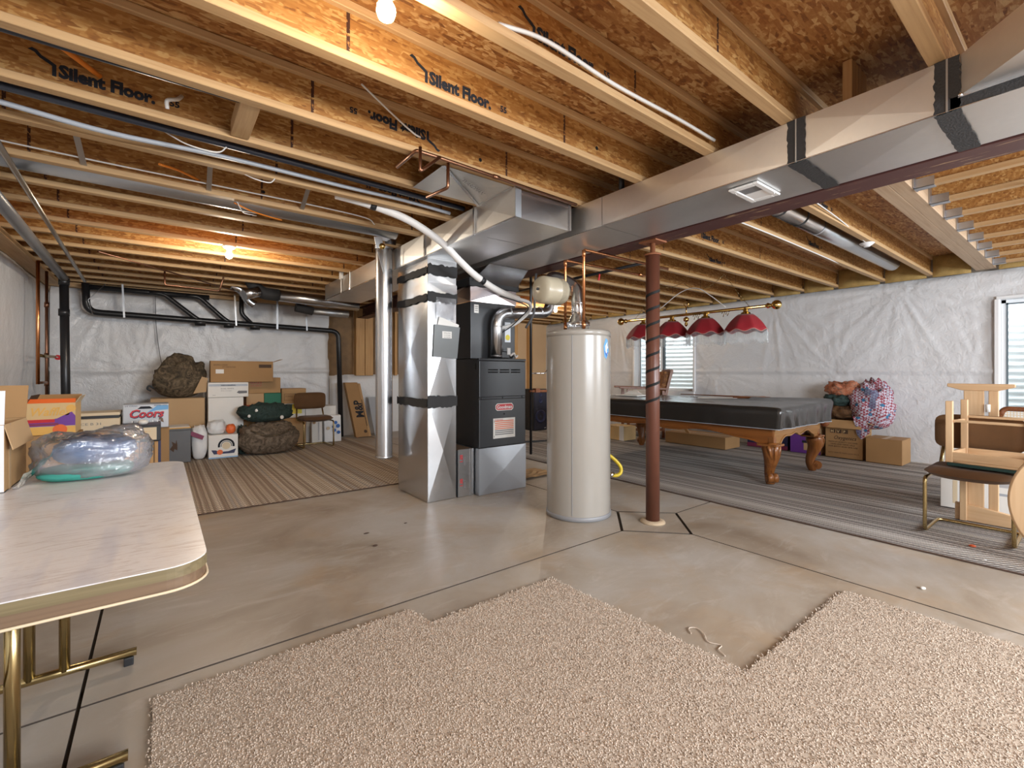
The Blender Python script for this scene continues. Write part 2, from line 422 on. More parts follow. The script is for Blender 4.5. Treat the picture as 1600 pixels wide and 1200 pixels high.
def fillet(pts, r, n=5):
    """round the corners of a polyline"""
    pts = [Vector(p) for p in pts]; out = [pts[0]]
    for i in range(1, len(pts) - 1):
        a, b, c = pts[i - 1], pts[i], pts[i + 1]; d1 = (a - b); d2 = (c - b)
        rr = min(r, d1.length * .49, d2.length * .49); p = b + d1.normalized() * rr; q = b + d2.normalized() * rr
        for k in range(n + 1):
            t = k / n; out.append((1 - t) ** 2 * p + 2 * t * (1 - t) * b + t * t * q)
    return out + [pts[-1]]
def curve(pts, n=6):
    """smooth curve through points"""
    P = [Vector(p) for p in pts]; P = [2 * P[0] - P[1]] + P + [2 * P[-1] - P[-2]]; out = []
    for i in range(1, len(P) - 2):
        for k in range(n):
            t = k / n; a, b, c, d = P[i - 1:i + 3]
            out.append(.5 * ((2 * b) + (c - a) * t + (2 * a - 5 * b + 4 * c - d) * t * t + (3 * b - a - 3 * c + d) * t ** 3))
    return out + [P[-2]]

_tc = {}
def text(body, size, o, right, up, mat, parent, name='printed_text', bold=0., width=None, shear=0., t=.0006, align='LEFT'):
    """flat lettering built as thin geometry lying on a surface"""
    cu = bpy.data.curves.new('t', 'FONT'); cu.body = body; cu.size = size; cu.offset = bold; cu.shear = shear; cu.resolution_u = 2; cu.align_x = align
    ob = bpy.data.objects.new('t', cu); C.objects.link(ob); bpy.context.view_layer.update()
    me = bpy.data.meshes.new_from_object(ob.evaluated_get(bpy.context.evaluated_depsgraph_get()))
    bpy.data.objects.remove(ob); bpy.data.curves.remove(cu)
    vs = [v.co.copy() for v in me.vertices]; fs = [tuple(p.vertices) for p in me.polygons]; bpy.data.meshes.remove(me)
    if width:
        w = max(v.x for v in vs) - min(v.x for v in vs); k = width / w
        for v in vs: v.x *= k
    R, U, O = Vector(right).normalized(), Vector(up).normalized(), Vector(o); Nn = R.cross(U)
    b = B(); b.add([O + R * v.x + U * v.y + Nn * t for v in vs], fs)
    return b.obj(name, mat, parent, fix=False)
def patch(poly, o, right, up, mat, parent, name, t=.0005):
    """flat printed area or sticker"""
    R, U = Vector(right).normalized(), Vector(up).normalized(); Nn = R.cross(U)
    b = B(); b.prism(poly, Vector(o), R, U, Nn, t); return b.obj(name, mat, parent)
def rect(w, h, x=0., y=0.): return [(x, y), (x + w, y), (x + w, y + h), (x, y + h)]
def disc(r, x=0., y=0., n=20, a0=0., a1=2 * PI): return [(x + r * math.cos(a0 + (a1 - a0) * k / n), y + r * math.sin(a0 + (a1 - a0) * k / n)) for k in range(n)]
ORD = ['first', 'second', 'third', 'fourth', 'fifth', 'sixth', 'seventh', 'eighth', 'ninth', 'tenth', 'eleventh', 'twelfth', 'thirteenth', 'fourteenth', 'fifteenth', 'sixteenth', 'seventeenth', 'eighteenth']
X, Y, Z = Vector((1, 0, 0)), Vector((0, 1, 0)), Vector((0, 0, 1))

# ================================================================== SETTING
g = .006
fl = struct(B().box(-1.3, 8.1, -3.1, 9.0, -.08, -.022).obj('floor', 'joint'))
def slab(poly):
    b = B(); b.prism(poly, (0, 0, -.024), X, Y, Z, .024); o = b.obj('concrete_slab', 'concrete', fl); o.data.materials.append(M['joint'])
    for p in o.data.polygons: p.material_index = 1 if abs(p.normal.z) < .5 else 0
    return o
xa, xb, yj = -.23, 3.13, 2.24
slab([(-1.3, -3.1), (xa - g, -3.1), (xa - g, yj - g), (-1.3, yj - g)])
slab([(-1.3, yj + g), (xa - g, yj + g), (xa - g, 9), (-1.3, 9)])
slab([(xa + g, -3.1), (xb - g, -3.1), (xb - g, 1.87), (2.77, yj - g), (xa + g, yj - g)])
slab([(xa + g, yj + g), (2.77, yj + g), (xb - g, 2.58), (xb - g, 9), (xa + g, 9)])
slab([(xb + g, -3.1), (8.1, -3.1), (8.1, yj - g), (3.50, yj - g), (xb + g, 1.87)])
slab([(3.50, yj + g), (8.1, yj + g), (8.1, 9), (xb + g, 9), (xb + g, 2.58)])
slab([(xb, 1.895), (3.475, yj), (xb, 2.555), (2.795, yj)])

ceil = struct(B().box(-1.3, 8.2, -3.1, 9.1, 2.705, 2.73).obj('ceiling', 'osb_floor'))

def film_wall(name, org, u, n, u0, u1, z0, z1, step, pins, holes=(), amp=.02, seam=1.2):
    """polythene faced blanket: billowed sheet with creases fanning from its pins"""
    us = np.arange(u0, u1 + step * .5, step); zs = np.linspace(z0, z1, int((z1 - z0) / step) + 1)
    U, Zz = np.meshgrid(us, zs)
    h = np.zeros_like(U)
    rs = np.random.RandomState(len(name) * 7 + int(u1 * 10))
    for k in range(14):
        fx, fz, ph = rs.uniform(.6, 3.2), rs.uniform(.6, 3.2), rs.uniform(0, 6)
        h += amp * .22 * np.sin(fx * U + fz * Zz + ph)
    for k in range(10):
        fx, fz, ph = rs.uniform(-20, 20), rs.uniform(4, 14), rs.uniform(0, 6)
        h += amp * .035 * np.sin(fx * U + fz * Zz + ph)
    for (pu, pz, R, A) in pins:
        d = np.hypot(U - pu, Zz - pz); th = np.arctan2(Zz - pz, U - pu)
        ph = rs.uniform(0, 6, 4); w = np.minimum(d / .10, 1) * np.exp(-(d / R) ** 1.3)
        cr = (.8 * np.abs(np.sin(9 * th + ph[0] + .9 * np.sin(3 * th + ph[1]))) + .8 * np.abs(np.sin(14.5 * th + ph[2] + .7 * np.sin(2 * th))) + .5 * np.abs(np.sin(25 * th + ph[3]))) * (.75 + .25 * np.sin(2 * th + ph[1]))
        h += A * w * (1.0 - cr ** .7) - A * .35 * np.exp(-(d / .07) ** 2)
    if seam: h += np.where(Zz < seam, -.012, 0) + .012 * np.exp(-((Zz - seam - .02) / .03) ** 2)
    h += np.clip((Zz - z1 + .12) / .12, 0, 1) ** 2 * -.05
    O, Uv, Nv = np.array(org), np.array(u), np.array(n)
    P = O + U[..., None] * Uv + Zz[..., None] * np.array((0, 0, 1.)) + h[..., None] * Nv
    m, k = U.shape; fs = []
    for i in range(m - 1):
        zc = (zs[i] + zs[i + 1]) / 2
        for j in range(k - 1):
            uc = (us[j] + us[j + 1]) / 2
            if any(a < uc < b and c < zc < d for a, b, c, d in holes): continue
            fs.append((i * k + j, i * k + j + 1, (i + 1) * k + j + 1, (i + 1) * k + j))
    b = B(); b.add(P.reshape(-1, 3).tolist(), fs, True)
    return struct(b.obj(name, 'film'))

W1 = (4.76, 6.10, .84, 1.98); W2 = (-.58, .78, .72, 2.08)
pins = [(y, 2.36, .85, .027) for y in (.14, 1.74, 3.34, 4.94, 6.54, 8.1)] + [(y, 1.20, .55, .020) for y in (.95, 2.47, 4.35, 6.3, 7.6)]
wr = film_wall('wall_right', (8, 0, 0), (0, 1, 0), (-1, 0, 0), -3.0, 8.95, -.01, 2.445, .028, pins, [W1, W2])
pinb = [(x, 2.3, .7, .018) for x in (-.6, .7, 1.9)] + [(x, 1.22, .7, .022) for x in (-.2, .85, 1.7)]
wb = film_wall('wall_back', (0, 8.9, 0), (1, 0, 0), (0, -1, 0), -1.2, 2.52, -.01, 2.40, .03, pinb, (), .026)
film_wall('wall_back_lower', (0, 8.86, 0), (1, 0, 0), (0, -1, 0), 2.52, 4.0, -.01, 1.16, .05, [(2.9, 1.1, .5, .02)], (), .02, 0)
wl = film_wall('wall_left', (-1.2, 0, 0), (0, 1, 0), (1, 0, 0), -3.0, 8.95, -.01, 2.40, .05, [(y, 2.2, .5, .011) for y in (4.6, 5.6, 6.6, 7.9)] + [(y, 1.2, .5, .012) for y in (5.2, 6.9, 8.2)])
# bare framing of the back wall: sheathing with insulation and studs
bw = struct(B().box(2.45, 8.1, 8.93, 9.0, 0, 2.46).obj('wall_back_sheathing', 'sheath'))
struct(B().box(-1.3, 2.45, 8.98, 9.05, 0, 2.7).obj('wall_back_backing', 'sheath'))
struct(B().box(-1.32, -1.26, -3.1, 9.0, 0, 2.7).obj('wall_left_backing', 'sheath'))
struct(B().box(-1.3, 8.2, -3.12, -3.05, 0, 2.7).obj('wall_front', 'film'))
def batt(x0, x1, y0, y1, z0, z1, parent, axis):
    """puffy fibreglass piece filling a bay"""
    b = B(); n = 9; P = []; fs = []
    for i in range(n + 1):
        for j in range(n + 1):
            a, c = i / n, j / n; pf = .05 * (1 - abs(2 * a - 1) ** 4) * (1 - abs(2 * c - 1) ** 4)
            z = z0 + (z1 - z0) * c
            if axis == 'x':
                y = y0 + (y1 - y0) * a; q = mnoise.noise((x0 * 5, y * 9, z * 14)) * .02; P.append((x0 - pf - q, y, z))
            else:
                x = x0 + (x1 - x0) * a; q = mnoise.noise((x * 9, y0, z * 6)) * .025; P.append((x, y0 - pf - q, z))
    for i in range(n):
        for j in range(n): fs.append((i * (n + 1) + j, (i + 1) * (n + 1) + j, (i + 1) * (n + 1) + j + 1, i * (n + 1) + j + 1))
    b.add(P, fs, True); return b.obj('insulation_batt', 'fiber' if axis == 'x' else 'kraft', parent)
for x0, x1 in ((2.50, 2.98), (3.36, 3.78), (3.86, 4.3)): batt(x0, x1, 8.92, 9, 1.14, 2.42, bw, 'y')
for x0, x1 in ((3.0, 3.17), (3.18, 3.34), (3.79, 3.84), (6.84, 6.98), (7.34, 7.46)):
    B().box(x0, x1, 8.82, 8.93, .02 if x0 > 5 else 1.14, 2.44).obj('stud', 'stud', bw, bev=.004, seg=1)
B().box(-1.2, 3.0, 8.78, 8.92, 2.40, 2.455).obj('sill_plate', 'flange', bw)
B().box(-1.24, -1.08, 3.0, 8.9, 2.405, 2.455).obj('sill_plate', 'flange_y', wl)

# ------------------------------------------------------------------ windows with corrugated wells
def window(n, y0, y1, z0, z1):
    w = struct(bpy.data.objects.new('window_%d' % n, None)); C.objects.link(w); w.location = (8.1, (y0 + y1) / 2, z0)
    f = B(); t = .035
    for a in ((7.965, 8.0, y0 - .03, y1 + .03, z0 - .13, z0), (7.965, 8.0, y0 - .03, y1 + .03, z1, z1 + .035), (7.965, 8.0, y0 - .045, y0, z0, z1), (7.965, 8.0, y1, y1 + .045, z0, z1)): f.box(*a)
    f.obj('casing', 'white', w, bev=.006, seg=1)
    r = B()
    r.box(8.0, 8.20, y0 - .02, y1 + .02, z0 - .03, z0).box(8.0, 8.20, y0 - .02, y1 + .02, z1, z1 + .03).box(8.0, 8.20, y0 - .02, y0, z0, z1).box(8.0, 8.20, y1, y1 + .02, z0, z1)
    r.obj('jamb_liner', 'white', w)
    fr = B(); ym = y0 + (y1 - y0) * .55
    fr.box(8.12, 8.17, y0, y1, z0, z0 + .045).box(8.12, 8.17, y0, y1, z1 - .045, z1).box(8.12, 8.17, y0, y0 + .045, z0, z1).box(8.12, 8.17, y1 - .045, y1, z0, z1)
    fro = fr.obj('frame', 'vinyl_white', w, bev=.004, seg=1)
    g1 = B(); g1.box(8.105, 8.12, y0 + .045, y0 + .06, z0 + .04, z1 - .04).box(8.105, 8.12, y1 - .06, y1 - .045, z0 + .04, z1 - .04).box(8.105, 8.12, y0 + .04, y1 - .04, z1 - .06, z1 - .045)
    g1.obj('track', 'gasket', w)
    B().box(8.11, 8.16, ym - .03, ym + .01, z0 + .04, z1 - .04).obj('meeting_rail', 'gasket', w)
    B().box(8.10, 8.15, ym + .01, ym + .05, z0 + .04, z1 - .04).obj('sash_stile', 'vinyl_white', w)
    B().box(8.150, 8.152, y0 + .04, ym - .01, z0 + .04, z1 - .04).obj('pane', 'glass', w)
    B().box(8.135, 8.137, ym, y1 - .04, z0 + .04, z1 - .04).obj('pane', 'glass', w)
    # half round corrugated steel well outside
    b = B(); P = []; fs = []; na, nz = 24, 150; yc, R = (y0 + y1) / 2, (y1 - y0) / 2 + .18; zb, zt = z0 - .35, 2.75
    for i in range(nz + 1):
        z = zb + (zt - zb) * i / nz
        for k in range(na + 1):
            a = PI * k / na; e = .016 * math.sin(z * 2 * PI / .088)
            P.append((8.22 + (.85 + e) * math.sin(a) ** .8 if 0 < k < na else 8.22, yc + (R + e) * math.cos(a), z))
    for i in range(nz):
        for k in range(na): fs.append((i * (na + 1) + k, i * (na + 1) + k + 1, (i + 1) * (na + 1) + k + 1, (i + 1) * (na + 1) + k))
    b.add(P, fs, True); b.obj('window_well', 'well', w)
    B().box(8.2, 9.2, y0 - .3, y1 + .3, z0 - .40, z0 - .34).obj('gravel_bed', 'gravel', w)
    return w
window(1, *W1); window(2, *W2)
# outer concrete of the right wall, pierced for the windows
ow = B()
for a in ((-3.1, W2[0] - .02, 0, 2.7), (W2[1] + .02, W1[0] - .02, 0, 2.7), (W1[1] + .02, 9.0, 0, 2.7), (W2[0] - .02, W2[1] + .02, 0, W2[2] - .03), (W2[0] - .02, W2[1] + .02, W2[3] + .03, 2.7), (W1[0] - .02, W1[1] + .02, 0, W1[2] - .03), (W1[0] - .02, W1[1] + .02, W1[3] + .03, 2.7)):
    ow.box(8.1, 8.2, a[0], a[1], a[2], a[3])
struct(ow.obj('wall_right_concrete', 'concrete'))

# ------------------------------------------------------------------ floor joists
JY = [.42, .985, 1.40, 1.89, 2.44, 2.89, 3.33, 3.88, 4.37, 4.86, 5.34, 5.83, 6.32, 6.81, 7.30, 7.78, 8.27, 8.70]
FW, FH, ZB, ZT = .029, .036, 2.46, 2.703
joists = []
def silent(parent, x, y, z, flip=False, s=1., full=True):
    """the maker's stencil on a web"""
    R, U = (Vector((-1, 0, 0)), Vector((0, 0, -1))) if flip else (X, Z)
    O = Vector((x, y, z)); f = -1 if flip else 1
    # the web face looks towards -Y; a flipped web was simply laid the other way up
    text('Silent Floor.', .078 * s, O, R, U, 'ink', parent, bold=.0042, width=.345 * s)
    if full:
        text('55', .042 * s, O + R * .40 * s + U * .012, R, U, 'ink', parent, bold=.0016)
        sw = [(-.085, .098), (-.07, .092), (-.055, .074), (-.03, .062), (-.008, .048), (-.008, -.004), (-.022, -.004), (-.022, .04), (-.04, .05), (-.062, .062), (-.078, .08), (-.098, .086)]
        patch([(a * s, b * s) for a, b in sw], O, R, U, 'ink', parent, 'printed_mark')
for i, y in enumerate(JY):
    x1 = 3.20 if i < 2 else 7.98
    side = 'nearest the camera' if i == 0 else ORD[i] + ' in from the camera side'
    look = 'OSB web I-joist under the subfloor, ' + side
    if i == 1: look = 'OSB web I-joist under the subfloor meeting the laminated girder, second in from the camera side'
    if i == len(JY) - 1: look = 'OSB web I-joist under the subfloor, last one, against the back wall'
    t = thing('floor_joist', look, 'joist', (-1.22, y, ZB), 'I-joists carrying the floor above')
    B().box(-1.22, x1, y - FW, y + FW, ZB, ZB + FH).obj('bottom_flange', 'flange', t, bev=.003, seg=1)
    B().box(-1.22, x1, y - FW, y + FW, ZT - FH, ZT).obj('top_flange', 'flange', t, bev=.003, seg=1)
    B().box(-1.22, x1, y - .005, y + .005, ZB + FH, ZT - FH).obj('web', 'osb_web', t)
    joists.append(t)
yw = lambda i: JY[i] - .0056
silent(joists[2], 1.20, yw(2), 2.535, s=1.0)
silent(joists[3], .975, yw(3), 2.520)
silent(joists[4], 1.235, yw(4), 2.615, flip=True)
silent(joists[5], -.36, yw(5), 2.535)
silent(joists[6], 1.60, yw(6), 2.60, flip=True, s=.9)
silent(joists[2], 4.05, yw(2), 2.53, s=.9)
silent(joists[3], 3.75, yw(3), 2.53, s=.9)
silent(joists[3], 5.35, yw(3), 2.53, s=.8)
silent(joists[4], 4.25, yw(4), 2.53, s=.95)
silent(joists[5], 5.2, yw(5), 2.53, s=.8)
B().box(.30, .385, JY[4] + .02, JY[5] - .04, ZB + .005, ZB + .085).obj('blocking', 'flange_y', joists[4], bev=.003, seg=1)
for k in range(3): B().box(2.62 + .075 * k, 2.69 + .075 * k, .74, .78, 2.465, 2.703).obj('blocking', 'stud', joists[1], bev=.003, seg=1)
def hole(i, x, z, r=.012): B().lathe([(r, 0), (r, .0008)], (x, yw(i) - .0004, z), 12, 'y').obj('knockout_hole', 'slot', joists[i])
for h_ in ((5, 1.55, 2.56), (4, 1.62, 2.555), (7, .62, 2.56), (3, 2.1, 2.56)): hole(*h_)
# insulation in the rim bays above the right wall
edges = [.985] + JY[2:]
for a, b2 in zip(edges[:-1], edges[1:]): batt(7.93, 7.99, a + .03, b2 - .03, 2.43, 2.70, wr, 'x')
batt(7.93, 7.99, -.6, .78, 2.43, 2.70, wr, 'x')
# laminated girder and the joists hung from it
t = thing('girder', 'pale laminated wood girder running from the steel beam to the right wall', 'beam', (3.25, .895, 2.46))
B().box(3.25, 8.0, .808, .895, 2.46, 2.70).obj('ply', 'lvl', t, bev=.003, seg=1)
B().box(3.25, 8.0, .896, .983, 2.46, 2.70).obj('ply', 'lvl', t, bev=.003, seg=1)
for i, x in enumerate((4.13, 4.60, 5.10, 5.62, 6.15, 6.66, 7.17, 7.70)):
    t = thing('hung_joist', 'I-joist in a steel hanger on the laminated girder, %s from the steel beam' % ORD[i], 'joist', (x, .80, ZB), 'joists hung on the girder')
    B().box(x - FW, x + FW, -2.0, .80, ZB, ZB + FH).obj('bottom_flange', 'flange_y', t, bev=.003, seg=1)
    B().box(x - FW, x + FW, -2.0, .80, ZT - FH, ZT).obj('top_flange', 'flange_y', t)
    B().box(x - .005, x + .005, -2.0, .80, ZB + FH, ZT - FH).obj('web', 'osb_web', t)
    h = B(); h.box(x - FW - .004, x + FW + .004, .70, .806, ZB - .004, ZB - .001); h.box(x - FW - .004, x - FW - .001, .70, .806, ZB - .004, ZB + .06).box(x + FW + .001, x + FW + .004, .70, .806, ZB - .004, ZB + .06)
    h.box(x - FW - .035, x + FW + .035, .799, .806, ZB, ZT - .03); h.obj('hanger', 'strap', t)

# ------------------------------------------------------------------ steel beam and post
t = thing('steel_beam', 'long red-brown steel I-beam beside the supply duct', 'beam', (3.135, 2.2, 2.25))
B().box(3.033, 3.237, -2.0, 8.9, 2.25, 2.263).obj('lower_flange', 'beam', t, bev=.002, seg=1)
B().box(3.130, 3.140, -2.0, 8.9, 2.263, 2.447).obj('beam_web', 'beam', t)
B().box(3.033, 3.237, -2.0, 8.9, 2.447, 2.459).obj('upper_flange', 'beam', t)
t = thing('steel_post', 'red-brown round steel column wrapped with a black spiral band', 'post', (3.135, 2.22, 0))
B().lathe([(.054, .0), (.054, 2.135)], (3.135, 2.22, 0), 28).obj('column', 'post', t)
hx = B(); hv = []; hf = []; nseg = 8 * 28
for k in range(nseg + 1):
    a = 2 * PI * k / 28 + 1.1; z = .93 + .121 * k / 28
    for dz, r in ((-.011, .0552), (.011, .0552)): hv.append((3.135 + r * math.cos(a), 2.22 + r * math.sin(a), z + dz))
for k in range(nseg): hf.append((2 * k, 2 * k + 2, 2 * k + 3, 2 * k + 1))
hx.add(hv, hf, True).obj('spiral_band', 'slot', t)
B().lathe([(.066, 2.135), (.066, 2.147), (.02, 2.15), (.02, 2.235)], (3.135, 2.22, 0), 20).obj('jack_screw', 'rust', t)
B().box(3.06, 3.21, 2.14, 2.30, 2.236, 2.249).obj('cap_plate', 'rust', t, bev=.003)
B().lathe([(.098, .0), (.095, .012), (.072, .022), (.056, .02)], (3.135, 2.22, 0), 24).obj('mortar_collar', 'grout', t)

# ------------------------------------------------------------------ ducts
def sheet_panel(b, o, a, c, n, rise=.006):
    """a sheet-metal face a x c from corner o, cross-broken to a shallow pyramid"""
    o, a, c, n = map(Vector, (o, a, c, n)); m = o + a / 2 + c / 2 + n * rise
    b.add([o, o + a, o + a + c, o + c, m], [(0, 1, 4), (1, 2, 4), (2, 3, 4), (3, 0, 4)]); return b
def ragged(b, o, a, c, n, t=.003, seg=16, wob=.014, seed=0):
    """brushed band of duct sealant: strip a long, c wide with uneven edges"""
    o, a, c, n = map(Vector, (o, a, c, n)); rs = random.Random(seed); k0 = []; k1 = []
    for i in range(seg + 1):
        p = o + a * i / seg; e = c.normalized()
        k0.append(p - e * wob * rs.random() + n * t); k1.append(p + c + e * wob * rs.random() + n * t)
    b.add(k0 + k1, [(i, i + 1, seg + 2 + i, seg + 1 + i) for i in range(seg)])
    return b
sd = thing('supply_duct', 'long rectangular galvanised supply duct hung beside the steel beam', 'duct', (2.75, 2, 2.25))
dx0, dx1, dz0, dz1 = 2.51, 3.0, 2.25, 2.458
for y0, y1 in ((-2.0, .378), (.382, .938), (.942, 2.2), (2.204, 3.6), (3.604, 4.55)):
    b = B()
    sheet_panel(b, (dx0, y1, dz0), (0, y0 - y1, 0), (0, 0, dz1 - dz0), (-1, 0, 0), .004)
    sheet_panel(b, (dx0, y0, dz0), (0, y1 - y0, 0), (dx1 - dx0, 0, 0), (0, 0, -1), .005)
    b.add([(dx1, y0, dz0), (dx1, y1, dz0), (dx1, y1, dz1), (dx1, y0, dz1), (dx0, y0, dz1), (dx0, y1, dz1)], [(0, 1, 2, 3), (3, 2, 5, 4)])
    if y1 > 4.5: b.add([(dx0, y1, dz0), (dx1, y1, dz0), (dx1, y1, dz1), (dx0, y1, dz1)], [(0, 1, 2, 3)])
    b.obj('duct_section', 'galv_warm', sd, fix=False)
for i, (y0, y1) in enumerate(((.905, .975), (.355, .425))):
    b = B(); ragged(b, (dx0, y0, dz0), (0, 0, dz1 - dz0), (0, y1 - y0, 0), (-1, 0, 0), .007, 14, .008, i)
    ragged(b, (dx0, y0, dz0), (dx1 - dx0, 0, 0), (0, y1 - y0, 0), (0, 0, -1), .007, 14, .008, i + 5); b.obj('sealant_band', 'mastic', sd, fix=False)
    B().box(dx0 - .009, dx0 - .006, (y0 + y1) / 2 - .003, (y0 + y1) / 2 + .003, dz0 - .006, dz1).obj('drive_cleat', 'galv_dull', sd)
b = B(); ragged(b, (dx0, -.9, dz0 + .001), (0, 1.28, 0), (0, 0, .038), (-1, 0, 0), .007, 24, .006, 8); b.obj('sealant_band', 'mastic', sd, fix=False)
B().bar((dx0 - .002, -2, dz0 - .001), (dx0 - .002, 4.5, dz0 - .001), .005, .005).obj('corner_seam', 'galv', sd)
# 45 degree take-off boot on the near end
bt = thing('duct_boot', 'slanted galvanised take-off boot on the near end of the supply duct', 'duct', (2.51, .36, 2.29))
P = [(2.508, .352, 2.295), (2.508, -.60, 2.295), (1.80, -.60, 2.30), (1.80, -.345, 2.30)]
b = B(); b.add(P + [(x, y, 2.455) for x, y, z in P], [(3, 2, 1, 0), (4, 5, 6, 7), (0, 4, 7, 3), (3, 7, 6, 2), (2, 6, 5, 1)]); b.obj('boot_shell', 'galv_warm', bt)
B().bar((2.503, .357, 2.29), (2.503, -.6, 2.29), .012, .012).obj('flange_lip', 'galv_dull', bt)
B().ball((2.495, .35, 2.292), .008, 8, 6).obj('screw', 'chrome', bt)
# register on its underside
t = thing('floor_register', 'white rectangular air register on the underside of the supply duct', 'vent', (2.71, 1.24, 2.245))
b = B(); x0, x1, y0, y1 = 2.575, 2.86, 1.155, 1.318
for a in ((x0, x1, y0, y0 + .03), (x0, x1, y1 - .03, y1), (x0, x0 + .04, y0 + .03, y1 - .03), (x1 - .04, x1, y0 + .03, y1 - .03)): b.box(a[0], a[1], a[2], a[3], 2.232, 2.244)
b.obj('frame', 'white', t, bev=.003, seg=1)
B().box(x0 + .04, x0 + .135, y0 + .03, y1 - .03, 2.238, 2.242).obj('screen', 'grey_ink', t)
B().box(x0 + .135, x1 - .04, y0 + .03, y1 - .03, 2.236, 2.242).obj('damper_plate', 'white', t)
for p in ((x0 + .06, y1 - .012), (x1 - .06, y0 + .012)): B().ball((p[0], p[1], 2.231), .004, 8, 4).obj('screw', 'chrome', t)

# return trunk
rt = thing('return_trunk', 'galvanised return air trunk above the tall return column', 'duct', (2.15, 4.6, 2.25))
rx0, rx1 = 1.90, 2.41
for y0, y1 in ((2.43, 2.93), (2.935, 3.75), (3.755, 4.75), (4.755, 5.8), (5.805, 6.9)):
    b = B(); sheet_panel(b, (rx0, y1, dz0), (0, y0 - y1, 0), (0, 0, dz1 - dz0), (-1, 0, 0), .006)
    sheet_panel(b, (rx0, y0, dz0), (0, y1 - y0, 0), (rx1 - rx0, 0, 0), (0, 0, -1), .007)
    b.add([(rx1, y0, dz0), (rx1, y1, dz0), (rx1, y1, dz1), (rx1, y0, dz1), (rx0, y0, dz1), (rx0, y1, dz1)], [(0, 1, 2, 3), (3, 2, 5, 4)]); b.obj('duct_section', 'galv_warm', rt, fix=False)
b = B(); sheet_panel(b, (rx0, 2.43, dz0), (rx1 - rx0, 0, 0), (0, 0, dz1 - dz0), (0, -1, 0), .002); b.obj('end_cap', 'galv', rt, fix=False)
b = B(); sheet_panel(b, (rx1, 6.9, dz0), (rx0 - rx1, 0, 0), (0, 0, dz1 - dz0), (0, 1, 0), .002); b.obj('end_cap', 'galv', rt, fix=False)
for y in (2.932, 3.752, 4.752, 5.80): B().box(rx0 - .012, rx0 - .001, y - .012, y + .012, dz0 - .008, dz1 + .012).obj('drive_cleat', 'galv', rt, bev=.002, seg=1)
B().bar((rx0 - .004, 2.42, dz0), (rx0 - .004, 6.9, dz0), .008, .008).obj('corner_seam', 'galv', rt)
B().bar((rx1, 2.424, dz0), (rx1, 2.424, dz1), .014, .010, (0, 1, 0)).obj('corner_seam', 'galv', rt)
B().bar((rx0 + .02, 2.424, dz0), (rx0 + .02, 2.424, dz1), .05, .006, (0, 1, 0)).obj('corner_seam', 'galv_dull', rt)
pn = thing('bay_panning', 'bare sheet metal closing the joist bay beside the return trunk', 'duct', (1.6, 2.66, 2.462))
b = B(); sheet_panel(b, (1.36, 2.45, 2.455), (.55, 0, 0), (0, .42, 0), (0, 0, -1), -.006); b.obj('sheet', 'galv_warm', pn, fix=False)
b = B(); b.bar((1.36, 2.44, 2.45), (1.90, 2.88, 2.452), .02, .004); b.obj('folded_lip', 'galv', pn)
b = B(); b.bar((1.90, 2.45, 2.456), (1.90, 2.88, 2.456), .03, .006); b.obj('folded_lip', 'galv', pn)
text('WARDMAN', .05, (1.55, 2.56, 2.4485), (.9, .43, 0), (.43, -.9, 0), 'grey_ink', pn)

# return column standing on the slab
rc = thing('return_column', 'tall galvanised return air column standing on the slab left of the furnace', 'duct', (2.1, 4.1, 0))
cx0, cx1, cy0, cy1 = 1.95, 2.25, 3.80, 4.45
for z0, z1, e in ((0.004, .93, 0), (.932, 1.89, 0), (1.892, 2.03, .006), (2.032, 2.15, 0), (2.152, 2.25, .004)):
    for o, a, n in (((cx0 - e, cy0 - e, z0), (cx1 - cx0 + 2 * e, 0, 0), (0, -1, 0)), ((cx0 - e, cy1 + e, z0), (0, cy0 - cy1 - 2 * e, 0), (-1, 0, 0)), ((cx1 + e, cy0 - e, z0), (0, cy1 - cy0 + 2 * e, 0), (1, 0, 0)), ((cx1 + e, cy1 + e, z0), (cx0 - cx1 - 2 * e, 0, 0), (0, 1, 0))):
        b = B(); sheet_panel(b, o, a, (0, 0, z1 - z0), n, .020 if z1 - z0 > .4 else .002); b.obj('duct_panel', 'galv', rc, fix=False)
B().box(cx0 - .004, cx0 + .004, cy0 - .004, cy0 + .004, .002, 2.25).obj('corner_seam', 'galv', rc, bev=.002, seg=1)
for i, (z, w) in enumerate(((.885, .085), (1.865, .07), (2.115, .075))):
    b = B(); ragged(b, (cx0 - .004, cy0 - .012, z), (cx1 - cx0 + .008, 0, 0), (0, 0, w), (0, -1, 0), .004, 14, .02, i + 20)
    ragged(b, (cx0 - .012, cy1, z), (0, cy0 - cy1 - .012, 0), (0, 0, w * .7), (-1, 0, 0), .004, 14, .016, i + 40); b.obj('sealant_band', 'mastic', rc, fix=False)
dp = thing('document_pouch', 'grey service document pouch with papers taped to the return column', 'pouch', (2.12, 3.78, 1.34))
b = B(); b.prism([(-.13, .0), (.125, -.012), (.155, .285), (-.115, .30)], (2.12, 3.782, 1.345), X, Z, (0, -1, 0), .012); b.obj('pouch', 'grey_pouch', dp)
b = B(); b.prism([(-.08, .30), (.14, .26), (.15, .31), (-.06, .375)], (2.12, 3.783, 1.345), X, Z, (0, -1, 0), .004); b.obj('paper', 'white_warm', dp)
patch(rect(.10, .065, -.035, .175), (2.12, 3.7695, 1.345), X, Z, 'white_warm', dp, 'label_card')
b = B(); sheet_panel(b, (2.03, 3.782, 1.70), (.21, 0, 0), (0, 0, .20), (0, -1, 0), .02); b.obj('clear_sleeve', 'bag', dp, fix=False)
for k in range(3): text('INSTALLATION' if k == 0 else 'see owner guide', .018, (2.10, 3.768, 1.562 - .018 * k), X, Z, 'grey_ink', dp, width=.07)
